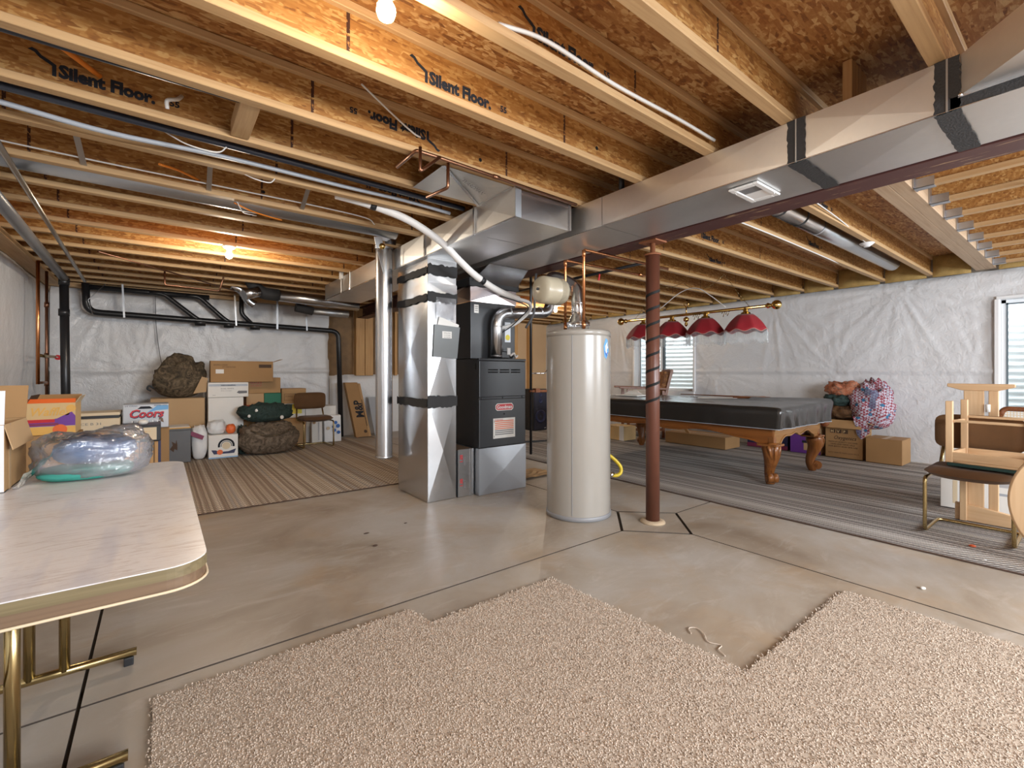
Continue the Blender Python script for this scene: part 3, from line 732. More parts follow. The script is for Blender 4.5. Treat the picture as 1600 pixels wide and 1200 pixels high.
# boot from column to furnace
cb = thing('connecting_boot', 'low galvanised boot joining the return column to the furnace base', 'duct', (2.35, 4.0, 0))
for o, a, n in (((2.264, 3.785, .003), (.176, 0, 0), (0, -1, 0)),):
    b = B(); sheet_panel(b, o, a, (0, 0, .455), n, .001); b.obj('duct_panel', 'galv', cb, fix=False)
B().box(2.264, 2.440, 3.787, 4.40, .003, .45).obj('boot_shell', 'galv_dull', cb)
B().box(2.264, 2.440, 3.79, 4.40, .4505, .456).obj('top_sheet', 'edge_lo', cb)
B().box(2.395, 2.41, 3.778, 3.785, .003, .46).obj('standing_seam', 'galv', cb)
for z in (.10, .33): text('1.00', .045, (2.315, 3.783, z), Z, -X, 'red_enamel', cb, bold=.001); 
for z in (.08, .30): text('2060 5', .03, (2.345, 3.783, z), Z, -X, 'grey_ink', cb)
struct(B().box(-1.3, 8.2, 8.93, 9.05, 2.44, 2.71).obj('trim_1', 'osb_web'))

# ================================================================== LAMPS
M['bulb'] = emis('lit_bulb', (1.0, .86, .68), BULB); M['bulb_strong'] = emis('lit_bulb_strong', (1.0, .86, .68), BULB * 2.3)
def bulb(x, y, z, label, lit=True, bm='bulb'):
    t = thing('bulb_socket', label, 'lamp', (x, y, z), 'bare ceiling bulbs')
    B().lathe([(.06, 0), (.06, -.006), (.045, -.02), (.028, -.028), (.026, -.036)], (x, y, z), 20).obj('porcelain_base', 'white', t)
    if lit: B().lathe([(.014, -.036), (.016, -.052), (.029, -.078), (.031, -.092), (.024, -.112), (.008, -.122)], (x, y, z), 12).obj('bulb', bm, t)
    return t
bulb(.55, 5.34, 2.458, 'bare lit bulb in a white porcelain holder above the stored boxes', True, 'bulb_strong')
bulb(.58, 1.42, 2.458, 'bare lit bulb in the joist bay above the folding table')
bulb(5.9, 6.32, 2.458, 'bare lit bulb behind the flue of the water heater', True, 'bulb_strong')
bulb(5.45, 1.42, 2.458, 'empty white porcelain lamp holder on a joist beyond the steel beam', False)
bulb(4.9, -1.6, 2.50, 'bare lit bulb added out of view to brighten the near right end', True)  # extra bulb outside the frame, added to brighten the room

# ================================================================== FURNACE
fb = thing('furnace', 'black upright gas furnace with vented door on a galvanised base', 'furnace', (2.75, 4.05, 0))
fx0, fx1, fy0, fy1 = 2.455, 3.04, 3.71, 4.43
for o, a, n in (((fx0, fy0, .003), (fx1 - fx0, 0, 0), (0, -1, 0)), ((fx0, fy1, .003), (0, fy0 - fy1, 0), (-1, 0, 0)), ((fx1, fy0, .003), (0, fy1 - fy0, 0), (1, 0, 0)), ((fx1, fy1, .003), (fx0 - fx1, 0, 0), (0, 1, 0))):
    b = B(); sheet_panel(b, o, a, (0, 0, .455), n, .012); b.obj('base_panel', 'galv_dull', fb, fix=False)
B().box(fx0 + .004, fx1 - .002, fy0 + .035, fy1, .458, 1.335).obj('cabinet', 'charcoal', fb, bev=.004)
B().box(fx0 + .004, fx1 - .002, fy0 + .004, fy0 + .034, .462, .935).obj('lower_door', 'charcoal', fb, bev=.006)
ud = B().box(fx0 + .004, fx1 - .002, fy0 + .002, fy0 + .034, .958, 1.315).obj('upper_door', 'charcoal', fb, bev=.006)
B().box(fx0 + .004, fx1 - .002, fy0 + .010, fy0 + .034, .936, .957).obj('door_rail', 'black', fb)
B().box(fx0 + .0, fx1 + .002, fy0 - .001, fy0 + .034, 1.317, 1.340).obj('top_rail', 'black', fb, bev=.004)
for r in range(2):
    for k in range(3):
        x = 2.562 + .142 * k; z = 1.196 + .024 * r
        b = B(); b.box(x, x + .118, fy0 - .0005, fy0 + .004, z, z + .010); b.box(x, x + .118, fy0 - .006, fy0 + .001, z + .010, z + .013); b.obj('vent_slot', 'slot', ud)
for x in (2.49, 2.75, 3.0): B().lathe([(.009, 0), (.009, -.006)], (x, fy0 + .008, .947), 10, 'y').obj('screw', 'black', fb)
B().lathe([(.008, 0), (.008, .004)], (2.76, fy0 - .001, .782), 10, 'y').obj('screw', 'slot', fb)
bd = B(); rr = .02; w, h = .225, .072
poly = [(a + (.0 if a else 0), b_) for a, b_ in [(rr, 0), (w - rr, 0), (w, rr), (w, h - rr), (w - rr, h), (rr, h), (0, h - rr), (0, rr)]]
badge = patch(poly, (2.652, fy0 + .0035, .817), X, Z, 'white_warm', fb, 'badge')
patch([(.007 + a * (w - .014) / w, .007 + b_ * (h - .014) / h) for a, b_ in poly], (2.652, fy0 + .0029, .817), X, Z, 'red_enamel', badge, 'badge_field')
text('Goodman', .05, (2.668, fy0 + .002, .836), X, Z, 'white', badge, bold=.0012, width=.19)
lb = patch(rect(.275, .20), (2.625, fy0 + .0035, .541), X, Z, 'white_warm', fb, 'warning_label')
for k in range(8): patch(rect(.235, .009), (2.645, fy0 + .0028, .575 + .019 * k), X, Z, 'orange' if k > 2 else 'grey_ink', lb, 'printed_line')
text('WARNING', .022, (2.64, fy0 + .0028, .718), X, Z, 'red_enamel', lb)
for z in (.55, .70): text('!', .03, (2.632, fy0 + .002, z), X, Z, 'ink', lb, bold=.001)
B().box(fx0 + .0035, fx0 + .0055, fy0 + .06, fy0 + .075, 1.23, 1.29).obj('side_slot', 'slot', fb)
cc = thing('coil_case', 'black cooling coil cabinet standing on the furnace below the foil wrapped plenum', 'cabinet', (2.75, 4.1, 1.337))
B().box(2.46, 3.02, 3.87, 4.42, 1.340, 1.91).obj('cabinet', 'charcoal', cc, bev=.004)
lab = patch(rect(.055, .085), (2.50, 3.869, 1.80), X, Z, 'white_warm', cc, 'rating_label')
for k in range(3): patch(rect(.035, .006), (2.51, 3.868, 1.82 + .02 * k), X, Z, 'grey_ink', lab, 'printed_line')
lab = patch(rect(.075, .21), (2.885, 3.869, 1.52), X, Z, 'silver_print', cc, 'energy_label')
patch(disc(.03, .037, .05), (2.885, 3.868, 1.52), X, Z, 'yellow_print', lab, 'printed_disc')
b = B(); b.box(2.78, 2.90, 3.80, 3.86, 1.345, 1.42).obj('inducer_cover', 'black', cc, bev=.01)
b = B(); b.box(2.86, 2.90, 3.79, 3.80, 1.385, 1.455).obj('switch_tag', 'white', cc)
B().tube(curve([(2.90, 3.80, 1.37), (2.95, 3.80, 1.40), (2.99, 3.82, 1.36), (3.02, 3.83, 1.38)]), .012, 8).obj('white_hose', 'hose', cc)
pl = thing('supply_plenum', 'foil wrapped supply plenum flaring up from the coil cabinet into the duct', 'duct', (2.75, 4.15, 1.912))
b = B(); sheet_panel(b, (2.45, 3.86, 1.912), (.58, 0, 0), (0, 0, .18), (0, -1, 0), .01); sheet_panel(b, (2.45, 4.43, 1.912), (0, -.57, 0), (0, 0, .18), (-1, 0, 0), .01); sheet_panel(b, (3.03, 3.86, 1.912), (0, .57, 0), (0, 0, .18), (1, 0, 0), .01)
M['foil'] = galv('foil_wrap', (.72, .66, .68), .2, .1)
b.obj('foil_wrap', 'foil', pl, fix=False)
b = B(); ragged(b, (2.43, 3.845, 2.075), (.62, 0, 0), (0, 0, .06), (0, -1, 0), .004, 14, .02, 61); ragged(b, (2.435, 4.43, 2.075), (0, -.585, 0), (0, 0, .06), (-1, 0, 0), .004, 14, .02, 62); b.obj('sealant_band', 'mastic', pl, fix=False)
b = B(); b.add([(2.45, 3.86, 2.092), (3.03, 3.86, 2.092), (3.03, 4.43, 2.092), (2.45, 4.43, 2.092), (2.515, 3.62, 2.246), (2.995, 3.62, 2.246), (2.995, 4.53, 2.246), (2.515, 4.53, 2.246)], [(0, 1, 5, 4), (1, 2, 6, 5), (2, 3, 7, 6), (3, 0, 4, 7)]); b.obj('flared_collar', 'galv', pl)
# furnace flue
fv = thing('furnace_flue', 'shiny round vent pipe rising from the furnace top and running level behind the beige tank', 'pipe', (2.71, 3.78, 1.34))
b = B(); b.tube(fillet([(2.71, 3.775, 1.33), (2.71, 3.775, 1.80), (3.44, 3.775, 1.862), (3.44, 3.775, 2.20)], .13, 6), .057, 18); b.obj('pipe', 'bright', fv)
for z in (1.36, 1.66): B().lathe([(.060, 0), (.060, .012)], (2.71, 3.775, z), 18).obj('crimp_ring', 'bright', fv)
for x in (2.86, 3.28): B().lathe([(.060, 0), (.060, .014)], (x, 3.775, 1.813 + .085 * (x - 2.71)), 18, 'x').obj('crimp_ring', 'bright', fv)
# ================================================================== WATER HEATER
HX, HY = 2.84, 2.757
wh = thing('water_heater', 'tall beige cylindrical water heater', 'heater', (HX, HY, 0))
B().lathe([(.268, .035), (.268, 1.525)], (HX, HY, 0), 48, caps=False).obj('tank_jacket', 'heater', wh)
B().lathe([(.272, 1.50), (.272, 1.535), (.262, 1.548), (.05, 1.555)], (HX, HY, 0), 48).obj('top_cap', 'heater', wh)
B().lathe([(.262, .0), (.274, .006), (.274, .036), (.268, .04)], (HX, HY, 0), 48).obj('base_ring', 'heater_dark', wh)
def oncyl(a, r=.2685): return (HX + r * math.cos(a), HY + r * math.sin(a))
aS = math.atan2(-HY, -HX) - .62 + .0   # seam left of the viewer-facing side
a = math.atan2(-.79, -.61) - .33
p = oncyl(a); B().box(p[0] - .002, p[0] + .002, p[1] - .002, p[1] + .002, .05, 1.50).obj('jacket_seam', 'heater_dark', wh)
b = B(); a0 = math.atan2(-.79, -.61) + .86
def curved(poly, mat, par, nm, r):
    bb = B(); vs = []
    for u, v in poly: q = oncyl(a0 + u / .268, r); vs.append((q[0], q[1], 1.395 + v))
    bb.add(vs, [tuple(range(len(vs)))]); return bb.obj(nm, mat, par, fix=False)
em = curved([(-.03, -.065), (.0, -.085), (.045, -.02), (.02, .075), (-.01, .085), (-.04, .02)], 'sky_blue', wh, 'emblem', .2695)
curved([(-.02, .02), (.02, .06), (.012, .03), (.03, .01), (.005, -.01), (.015, -.05), (-.012, -.03)], 'white', em, 'printed_mark', .2702)
curved([(-.028, -.02), (.0, -.07), (.03, -.03), (.01, -.03)], 'blue', em, 'printed_mark', .2702)
dh = thing('draft_hood', 'galvanised draft hood standing on the water heater under its flue', 'hood', (HX, HY, 1.556))
B().lathe([(.098, 1.60), (.098, 1.625), (.085, 1.635), (.056, 1.69), (.054, 1.71)], (HX, HY, 0), 24, caps=False).obj('skirt', 'bright', dh)
for k in range(4):
    a = k * PI / 2 + .4; B().bar((HX + .09 * math.cos(a), HY + .09 * math.sin(a), 1.552), (HX + .09 * math.cos(a), HY + .09 * math.sin(a), 1.61), .014, .003, (math.cos(a), math.sin(a), 0)).obj('leg', 'strap', dh)
hf_ = thing('heater_flue', 'round vent pipe rising from the draft hood of the water heater and bending away', 'pipe', (HX, HY, 1.69))
B().tube(curve([(HX, HY, 1.69), (HX, HY + .01, 1.80), (2.90, 2.84, 1.93), (2.98, 3.06, 2.05), (3.10, 3.36, 2.15), (3.38, 3.74, 2.2)], 5), .053, 18).obj('pipe', 'bright', hf_)
for z in (1.71, 1.785): B().lathe([(.056, 0), (.056, .012)], (HX, HY + .004, z), 18).obj('crimp_ring', 'bright', hf_)
# copper feeds
def pipe(name, label, pts, r, mat, cat='pipe', fr=.03, n=10, group=None, fits=(), ends=0):
    P = fillet(pts, fr, 4) if fr else [Vector(p) for p in pts]
    t = thing(name, label, cat, pts[0], group)
    B().tube(P, r, n).obj('pipe', mat, t)
    for p, ax in fits: B().lathe([(r * 1.28, -r * 2.2), (r * 1.28, r * 2.2)], p, 12, ax).obj('fitting', mat, t)
    return t
pipe('copper_pipe', 'copper pipe on the water heater top at the back, beside the almond tank', [(2.83, 2.905, 1.55), (2.83, 2.905, 2.185), (4.0, 2.905, 2.2)], .0125, 'copper', fits=[((2.83, 2.905, 2.16), 'z'), ((2.83, 2.905, 1.60), 'z'), ((3.9, 2.905, 2.2), 'x')], fr=.02)
pipe('copper_pipe', 'copper pipe on the water heater top at the front, right of its flue', [(2.80, 2.655, 1.55), (2.80, 2.655, 2.222), (4.0, 2.655, 2.228)], .0125, 'copper', fits=[((2.80, 2.655, 2.19), 'z'), ((2.80, 2.655, 1.60), 'z'), ((3.7, 2.655, 2.227), 'x')], fr=.02)
# expansion tank
et = thing('expansion_tank', 'almond coloured drum shaped expansion tank beside the flue of the water heater', 'tank', (2.66, 2.905, 1.90))
B().lathe([(.02, -.145), (.085, -.138), (.112, -.118), (.116, -.10), (.117, .02), (.119, .022), (.119, .034), (.117, .036), (.116, .10), (.10, .132), (.05, .146)], (2.66, 2.905, 1.90), 32, 'x').obj('drum', 'tank', et)
B().lathe([(.013, 0), (.013, -.014), (.006, -.018)], (2.517, 2.905, 1.90), 12, 'x').obj('air_valve', 'black', et)
B().lathe([(.016, 0), (.016, .02)], (2.805, 2.905, 1.90), 12, 'x').obj('nipple', 'brass', et)
# gas lines
gp = thing('gas_pipe', 'black iron gas pipe running below the joists beyond the steel beam', 'pipe', (4.2, 4.6, 2.39))
B().tube([(4.2, 3.1, 2.40), (4.2, 6.4, 2.40)], .017, 10).obj('pipe', 'abs', gp)
B().bar((4.2, 3.72, 2.40), (4.2, 3.74, 2.31), .02, .008).obj('valve_handle', 'red', gp)
gp = thing('gas_pipe', 'black iron gas pipe dropping upright beside the right edge of the furnace', 'pipe', (3.31, 3.95, .02))
B().tube(fillet([(3.31, 3.95, .28), (3.31, 3.95, 2.40), (3.31, 4.6, 2.42)], .03), .015, 10).obj('pipe', 'abs', gp)
B().tube([(3.31, 3.95, 1.19), (3.50, 3.93, 1.19), (3.62, 3.93, 1.30)], .008, 8).obj('union', 'chrome', gp)
B().tube([(3.29, 3.95, .99), (3.62, 3.95, .985)], .016, 8).obj('tee', 'rust', gp); B().box(3.36, 3.42, 3.92, 3.97, .975, 1.02).obj('gas_valve', 'rust', gp)
gp = thing('trap_pipe', 'short black elbow pipe dropping to the slab beside the furnace base', 'pipe', (3.14, 3.95, 0))
B().tube(fillet([(3.045, 4.0, .46), (3.17, 4.0, .46), (3.17, 4.0, .02)], .05), .034, 12).obj('pipe', 'abs', gp)
B().lathe([(.05, .0), (.05, .05), (.038, .07)], (3.17, 4.0, 0), 14).obj('foot', 'abs', gp)
t = thing('brown_mat', 'crumpled brown paper mat lying beside the furnace base', 'mat', (3.35, 4.15, 0))
b = B(); n = 10; P = [(3.08 + .62 * i / n, 3.95 + .4 * j / n, .012 + .03 * abs(mnoise.noise((i * .9, j * .9, 2)))) for i in range(n + 1) for j in range(n + 1)]
b.add(P, [(i * (n + 1) + j, (i + 1) * (n + 1) + j, (i + 1) * (n + 1) + j + 1, i * (n + 1) + j + 1) for i in range(n) for j in range(n)]).obj('sheet', 'card', t)
t = thing('gas_hose', 'yellow flexible gas hose looping beside the water heater', 'hose', (3.1, 2.9, .35))
B().tube(curve([(3.15, 2.84, .50), (3.26, 2.77, .44), (3.34, 2.72, .35), (3.345, 2.71, .29), (3.30, 2.715, .265), (3.24, 2.73, .27)], 6), .016, 12).obj('hose', 'yellow', t)
B().lathe([(.026, -.02), (.026, .03)], (3.235, 2.735, .275), 6, 'x').obj('nut', 'chrome', t)
B().tube([(3.095, 2.785, .32), (3.20, 2.778, .32)], .012, 8).obj('nipple', 'rust', t)
B().box(3.19, 3.23, 2.74, 2.81, .27, .37).obj('regulator', 'galv', t, bev=.006)
# combustion air drop
ca = thing('air_drop', 'tall round galvanised air drop pipe hanging beside the return column', 'duct', (1.80, 4.46, .33))
B().lathe([(.0835, .355), (.0835, 2.47)], (1.80, 4.46, 0), 28, caps=False).obj('pipe', 'bright', ca)
B().lathe([(.081, .335), (.086, .34), (.086, .36), (.084, .362)], (1.80, 4.46, 0), 28, caps=False).obj('end_collar', 'galv', ca)
B().lathe([(.084, 0), (.084, .5)], (1.82, 4.40, 2.47), 28, caps=False).obj('upper_elbow', 'bright', ca)
B().lathe([(.09, 2.44), (.09, 2.475)], (1.80, 4.46, 0), 28, caps=False).obj('hanger_band', 'strap', ca)
B().box(1.798, 1.802, 4.374, 4.378, .36, 2.44).obj('pipe_seam', 'galv', ca)
b = B(); pts = [(1.70 + .012 * math.cos(k * 1.25) + .001 * k, 4.36 + .0 * k, 2.40 - .0035 * k + .012 * math.sin(k * 1.25)) for k in range(60)]
B().tube(pts, .002, 5).obj('coiled_wire', 'strap', ca)
# line set running to the coil
ls = thing('refrigerant_line', 'white foam sleeved line with black tape bands sweeping down to the coil cabinet', 'hose', (1.3, 3.42, 2.47))
pv = [(1.02, 3.439, 2.50), (1.294, 3.42, 2.475), (1.58, 3.389, 2.41), (1.845, 3.366, 2.285), (2.03, 3.39, 2.17), (2.201, 3.415, 2.072), (2.40, 3.43, 1.985), (2.575, 3.442, 1.934), (2.72, 3.43, 1.90)]
cp = curve(pv, 6); B().tube(cp, .030, 14).obj('foam_sleeve', 'hose', ls)
for q in (6, 33):
    d = (cp[q + 1] - cp[q - 1]).normalized() * .022; B().tube([cp[q] - d, cp[q] + d], .0325, 14).obj('tape_band', 'black', ls)
B().tube(curve([(2.72, 3.43, 1.90), (2.83, 3.43, 1.885), (2.93, 3.50, 1.86), (2.97, 3.6, 1.80), (2.90, 3.72, 1.70), (2.80, 3.80, 1.66), (2.79, 3.87, 1.65)], 6), .018, 10).obj('thin_line', 'hose', ls)
B().tube(curve([(2.5, 3.43, 1.91), (2.72, 3.41, 1.868), (2.85, 3.44, 1.83), (2.90, 3.58, 1.78), (2.84, 3.70, 1.67), (2.80, 3.78, 1.62), (2.80, 3.87, 1.58)], 6), .006, 8).obj('control_wire', 'black', ls)
B().tube(curve([(3.02, 3.52, 2.2), (3.0, 3.52, 2.0), (3.02, 3.56, 1.8), (3.0, 3.66, 1.66)], 6), .012, 8).obj('drain_tube', 'abs_grey', ls)

# ================================================================== PIPES AND WIRES UNDER THE FLOOR
pipe('round_duct', 'long grey round duct hung in a joist bay over the stored boxes', [(-1.15, 4.13, 2.545), (1.78, 4.13, 2.545)], .078, 'galv_dull', 'duct', 0, 20, fits=())
t = pipe('round_duct', 'shiny round duct tucked between joists beyond the steel beam', [(3.3, 1.62, 2.545), (7.2, 1.62, 2.545)], .080, 'bright', 'duct', 0, 24)
for x in (3.6, 5.6): B().bar((x, 1.62, 2.625), (x, 1.62, 2.704), .02, .003).obj('hanger', 'strap', t)
for x in (3.95, 4.35, 4.75): B().lathe([(.083, 0), (.083, .03)], (x, 1.62, 2.545), 24, 'x', False).obj('band', 'mastic' if x < 4.4 else 'galv', t)
pipe('water_pipe', 'black plastic pipe along the first joist bay at top left', [(-1.1, 2.53, 2.49), (.33, 2.51, 2.50)], .019, 'poly_black', fr=0)
pipe('water_pipe', 'black plastic pipe below the joists running to the return trunk', [(-1.1, 2.99, 2.475), (.6, 3.03, 2.485), (1.9, 3.09, 2.49)], .019, 'poly_black', fr=.2)
pipe('cable_bundle', 'grey cable bundle sagging along a joist towards the return trunk', curve([(-1.1, 3.17, 2.50), (-.6, 3.165, 2.47), (-.2, 3.175, 2.452), (.3, 3.18, 2.475), (1.0, 3.20, 2.48), (1.45, 3.21, 2.49), (1.85, 3.22, 2.48)]), .013, 'conduit', 'cable', fr=0)
pipe('water_pipe', 'black pipe stub standing in the joist bay behind the supply duct', [(2.60, 2.10, 2.465), (2.60, 2.10, 2.70)], .02, 'abs', fr=0)
pipe('conduit', 'slim steel conduit slanting along the left wall under the joists', [(-.69, 3.6, 2.435), (-.78, 8.2, 2.40)], .017, 'emt', fr=0)
pipe('drain_pipe', 'grey sloping drain pipe along the left wall', [(-.83, 3.2, 2.36), (-.885, 7.43, 2.30)], .042, 'abs_grey', fr=0, n=14)
t = pipe('drain_stack', 'black upright drain stack at the left end of the back wall', [(-.885, 7.43, 2.30), (-.86, 7.43, .02)], .042, 'abs', fr=0, n=14, fits=())
for z in (2.26, 1.9): B().lathe([(.05, -.04), (.05, .04)], (-.884, 7.43, z), 16).obj('coupling', 'abs', t)
# looping drain along the back wall
dw = thing('drain_loop', 'black drain pipe looping along the back wall above the boxes with slanting branches', 'pipe', (-.8, 8.6, 2.05))
B().tube(fillet([(-.81, 8.6, 2.43), (-.80, 8.6, 2.04), (2.60, 8.6, 1.955), (2.65, 8.6, .02)], .14, 6), .044, 14).obj('main_pipe', 'abs', dw)
B().tube([(-.81, 8.62, 2.39), (.62, 8.62, 2.375)], .040, 12).obj('upper_pipe', 'abs', dw)
for x0, x1 in ((.03, .47), (.47, .86)): B().tube(fillet([(x0 - .15, 8.61, 2.38), (x0 + .02, 8.61, 2.375), (x1 - .05, 8.60, 2.06), (x1 + .04, 8.60, 2.0)], .06, 4), .034, 12).obj('branch_pipe', 'abs', dw)
B().tube(fillet([(1.06, 8.6, 2.50), (1.055, 8.6, 2.16), (1.22, 8.6, 1.985)], .06), .034, 12).obj('branch_pipe', 'abs', dw)
for x in (.50, .88, 1.25): B().lathe([(.050, -.07), (.050, .07)], (x, 8.6, 2.005 - .025 * (x + .8)), 14, 'x').obj('wye_fitting', 'abs', dw)
for x in (-.40, .98, 2.05): B().bar((x - .02, 8.57, 2.46), (x, 8.555, 1.975 - .02 * x), .022, .003, (0, 1, 0)).obj('strap_hanger', 'strap', dw)
B().tube([(-.73, 8.55, 2.0), (-.78, 8.55, 2.2), (-.60, 8.56, 2.44)], .006, 6).obj('strap_hanger', 'strap', dw)
# copper risers on the left wall
cr = thing('copper_riser', 'pair of bright copper risers with a red handled valve on the left wall', 'pipe', (-1.06, 7.17, .7))
B().tube([(-1.06, 7.17, 2.43), (-1.06, 7.17, 1.07)], .017, 10).obj('riser', 'copper', cr)
B().tube(fillet([(-1.06, 7.66, 2.40), (-1.06, 7.66, .55)], .02), .015, 10).obj('riser', 'copper_old', cr)
B().tube([(-1.06, 7.17, 1.085), (-1.06, 7.66, 1.085)], .015, 10).obj('cross_pipe', 'copper_old', cr)
B().tube([(-1.06, 7.17, 1.39), (-1.06, 7.60, 1.39), (-1.01, 7.78, 1.39)], .018, 10).obj('valve_body', 'brass_dull', cr)
B().lathe([(.032, 0), (.032, .014)], (-.99, 7.86, 1.385), 12, 'y').obj('valve_handle', 'red', cr)
B().tube([(-1.0, 7.78, 1.388), (-.99, 7.86, 1.386)], .008, 8).obj('valve_stem', 'white', cr)
for z in (1.07, 1.4, 2.0): B().lathe([(.022, -.03), (.022, .03)], (-1.06, 7.66, z), 12).obj('fitting', 'copper_old', cr)
# round ducts behind the trunk at the back
rd = thing('round_duct', 'pair of round branch ducts with dark sealed elbow in front of the back wall', 'duct', (1.9, 7.6, 2.3))
B().tube([(1.40, 7.6, 2.36), (2.62, 7.6, 2.31)], .085, 18).obj('pipe', 'galv', rd)
B().tube(fillet([(1.00, 7.55, 2.62), (1.15, 7.6, 2.37), (1.42, 7.6, 2.36)], .2, 6), .09, 18).obj('elbow', 'mastic', rd)
B().tube([(.95, 7.45, 2.30), (1.14, 7.5, 2.38)], .075, 16).obj('stub', 'galv', rd)
B().tube([(1.95, 7.9, 2.20), (2.55, 7.9, 2.19)], .06, 14).obj('lower_pipe', 'galv_dull', rd)
B().tube([(1.72, 7.9, 2.24), (1.98, 7.9, 2.20)], .068, 14).obj('lower_elbow', 'mastic', rd)
B().bar((1.55, 8.4, 2.44), (1.55, 8.4, 1.92), .03, .003, (0, 1, 0)).obj('strap_hanger', 'strap', rd)
t = thing('flex_elbow', 'small crinkled metal elbow at the back end of the joists', 'duct', (.95, 8.0, 2.42))
B().tube(curve([(.85, 8.0, 2.50), (.98, 8.0, 2.45), (1.08, 8.0, 2.30), (1.16, 8.0, 2.24)], 8), [.06 + .006 * (k % 2) for k in range(25)], 14).obj('elbow', 'galv', t)
pipe('copper_pipe', 'thin copper pipes running under the joists towards the back wall', [(-.5, 6.3, 2.44), (.9, 8.0, 2.43)], .009, 'copper_old', fr=0)
t = pipe('copper_pipe', 'bent copper pipe loop hung below the joists left of the bulb', [(.05, 7.0, 2.44), (.05, 7.0, 2.27), (.62, 7.1, 2.27), (.66, 7.0, 2.44)], .011, 'copper_old', fr=.02)
# short copper lines near the trunk end
pipe('copper_pipe', 'copper water line running along a joist bottom above the trunk end', [(2.45, 2.40, 2.445), (1.30, 2.36, 2.445), (1.14, 2.36, 2.445), (1.14, 2.62, 2.445)], .011, 'copper_old', fr=.02, fits=[((1.70, 2.372, 2.445), 'x')])
pipe('copper_pipe', 'bent copper stub hanging below the joist at the trunk end', [(1.36, 2.39, 2.445), (1.36, 2.39, 2.30), (1.33, 2.60, 2.30)], .010, 'copper_old', fr=.02)
pipe('copper_pipe', 'short copper stub hanging left of the trunk end', [(1.14, 2.31, 2.445), (1.14, 2.31, 2.31), (1.28, 2.34, 2.44)], .009, 'copper_old', fr=.015)
# cables
def cable(label, pts, r=.005, mat='white_wire', n=6): return pipe('cable', label, curve(pts), r, mat, 'cable', fr=0, n=n)
cable('white flat cable lying along a web left of the supply duct', [(1.0, 1.385, 2.50), (1.225, 1.36, 2.52), (1.633, 1.36, 2.505), (2.142, 1.36, 2.52), (2.50, 1.36, 2.52)], .009)
cable('thin white wire slanting down from a joist to a web hole', [(.81, 2.30, 2.66), (1.0, 2.36, 2.60), (1.14, 2.40, 2.56), (1.20, 2.43, 2.565)], .005)
cable('pair of white cable ends poking from a hole at top', [(.10, 1.85, 2.60), (.20, 1.80, 2.56), (.32, 1.74, 2.60)], .009)
cable('looped white cable hanging from a joist at top left', [(.09, 2.86, 2.60), (.07, 2.80, 2.55), (.03, 2.78, 2.52), (.03, 2.80, 2.49)], .009)
cable('slack white cable drooping below the black pipe', [(.02, 3.10, 2.50), (.12, 3.0, 2.42), (.25, 2.98, 2.41), (.30, 3.02, 2.47)], .004)
cable('long white cable stapled along the fourth bay', [(-1.1, 3.79, 2.51), (-.4, 3.80, 2.505), (.6, 3.80, 2.51), (1.0, 3.78, 2.505), (1.35, 3.74, 2.48), (1.45, 3.80, 2.46)], .005)
cable('slack white cable looping under a joist near the copper lines', [(.42, 3.36, 2.47), (.48, 3.30, 2.43), (.56, 3.28, 2.42), (.60, 3.31, 2.47)], .004)
cable('white cable looping below the round duct', [(.45, 3.92, 2.47), (.50, 4.0, 2.42), (.58, 4.1, 2.44), (.62, 4.2, 2.47)], .004)
cable('orange cable crossing the joists at top left', [(-.55, 2.50, 2.62), (-.40, 2.65, 2.60), (-.22, 2.86, 2.58)], .012, 'orange_cable', 8)
cable('orange cable slanting into a web hole at left', [(.0, 3.55, 2.48), (.10, 3.7, 2.52), (.22, 3.86, 2.54)], .008, 'orange_cable', 8)
cable('orange cable draped over the long round duct', [(.44, 3.95, 2.46), (.56, 4.02, 2.445), (.70, 4.10, 2.45), (.80, 4.16, 2.46)], .006, 'orange_cable', 8)
cable('white cable along a joist beyond the steel post', [(3.3, 1.86, 2.45), (4.5, 1.855, 2.453), (5.6, 1.86, 2.45), (6.4, 1.9, 2.47)], .006)
cable('white cable slanting across the bay beyond the steel beam', [(3.3, 1.30, 2.47), (4.4, 1.35, 2.475), (5.1, 1.40, 2.47), (5.4, 1.42, 2.46)], .005)
cable('dark wire hanging down the back wall film', [(-.05, 8.78, 2.35), (-.04, 8.8, 1.9), (.0, 8.8, 1.5), (.04, 8.8, 1.25)], .006, 'grey_ink')
cable('thin wire strung across the hung joists', [(4.2, .3, 2.45), (5.4, .2, 2.44), (6.9, -.1, 2.45)], .004)
for i, (x, z) in enumerate(((-.39, 2.46), (.255, 2.46), (.865, 2.46))):
    t = thing('bridging_strap', 'flat steel bridging strap between joists, %s from the left wall' % ORD[i], 'strap', (x, 3.6, 2.5), 'bridging straps')
    B().bar((x, 3.36, 2.66), (x + .02, 3.86, 2.475), .03, .002).obj('strap', 'strap', t)
t = thing('wall_bracket', 'bright sheet bracket with a brass lamp socket beside the air drop pipe', 'bracket', (1.62, 4.1, 2.4))
B().bar((1.58, 4.10, 2.44), (1.70, 4.10, 2.44), .09, .003).obj('plate', 'strap', t); B().bar((1.58, 4.06, 2.44), (1.60, 4.06, 2.34), .07, .003, (0, 1, 0)).obj('plate', 'strap', t)
B().ball((1.62, 4.06, 2.36), .03, 12, 8).obj('socket', 'brass', t)
t = thing('junction_box', 'white junction box with conduit on the back end of the return trunk', 'box', (1.89, 5.9, 2.5))
B().box(1.865, 1.895, 6.05, 6.14, 2.42, 2.55).obj('box', 'white', t, bev=.004); B().tube([(1.88, 6.10, 2.42), (1.88, 6.10, 2.24)], .008, 8).obj('conduit', 'white', t)

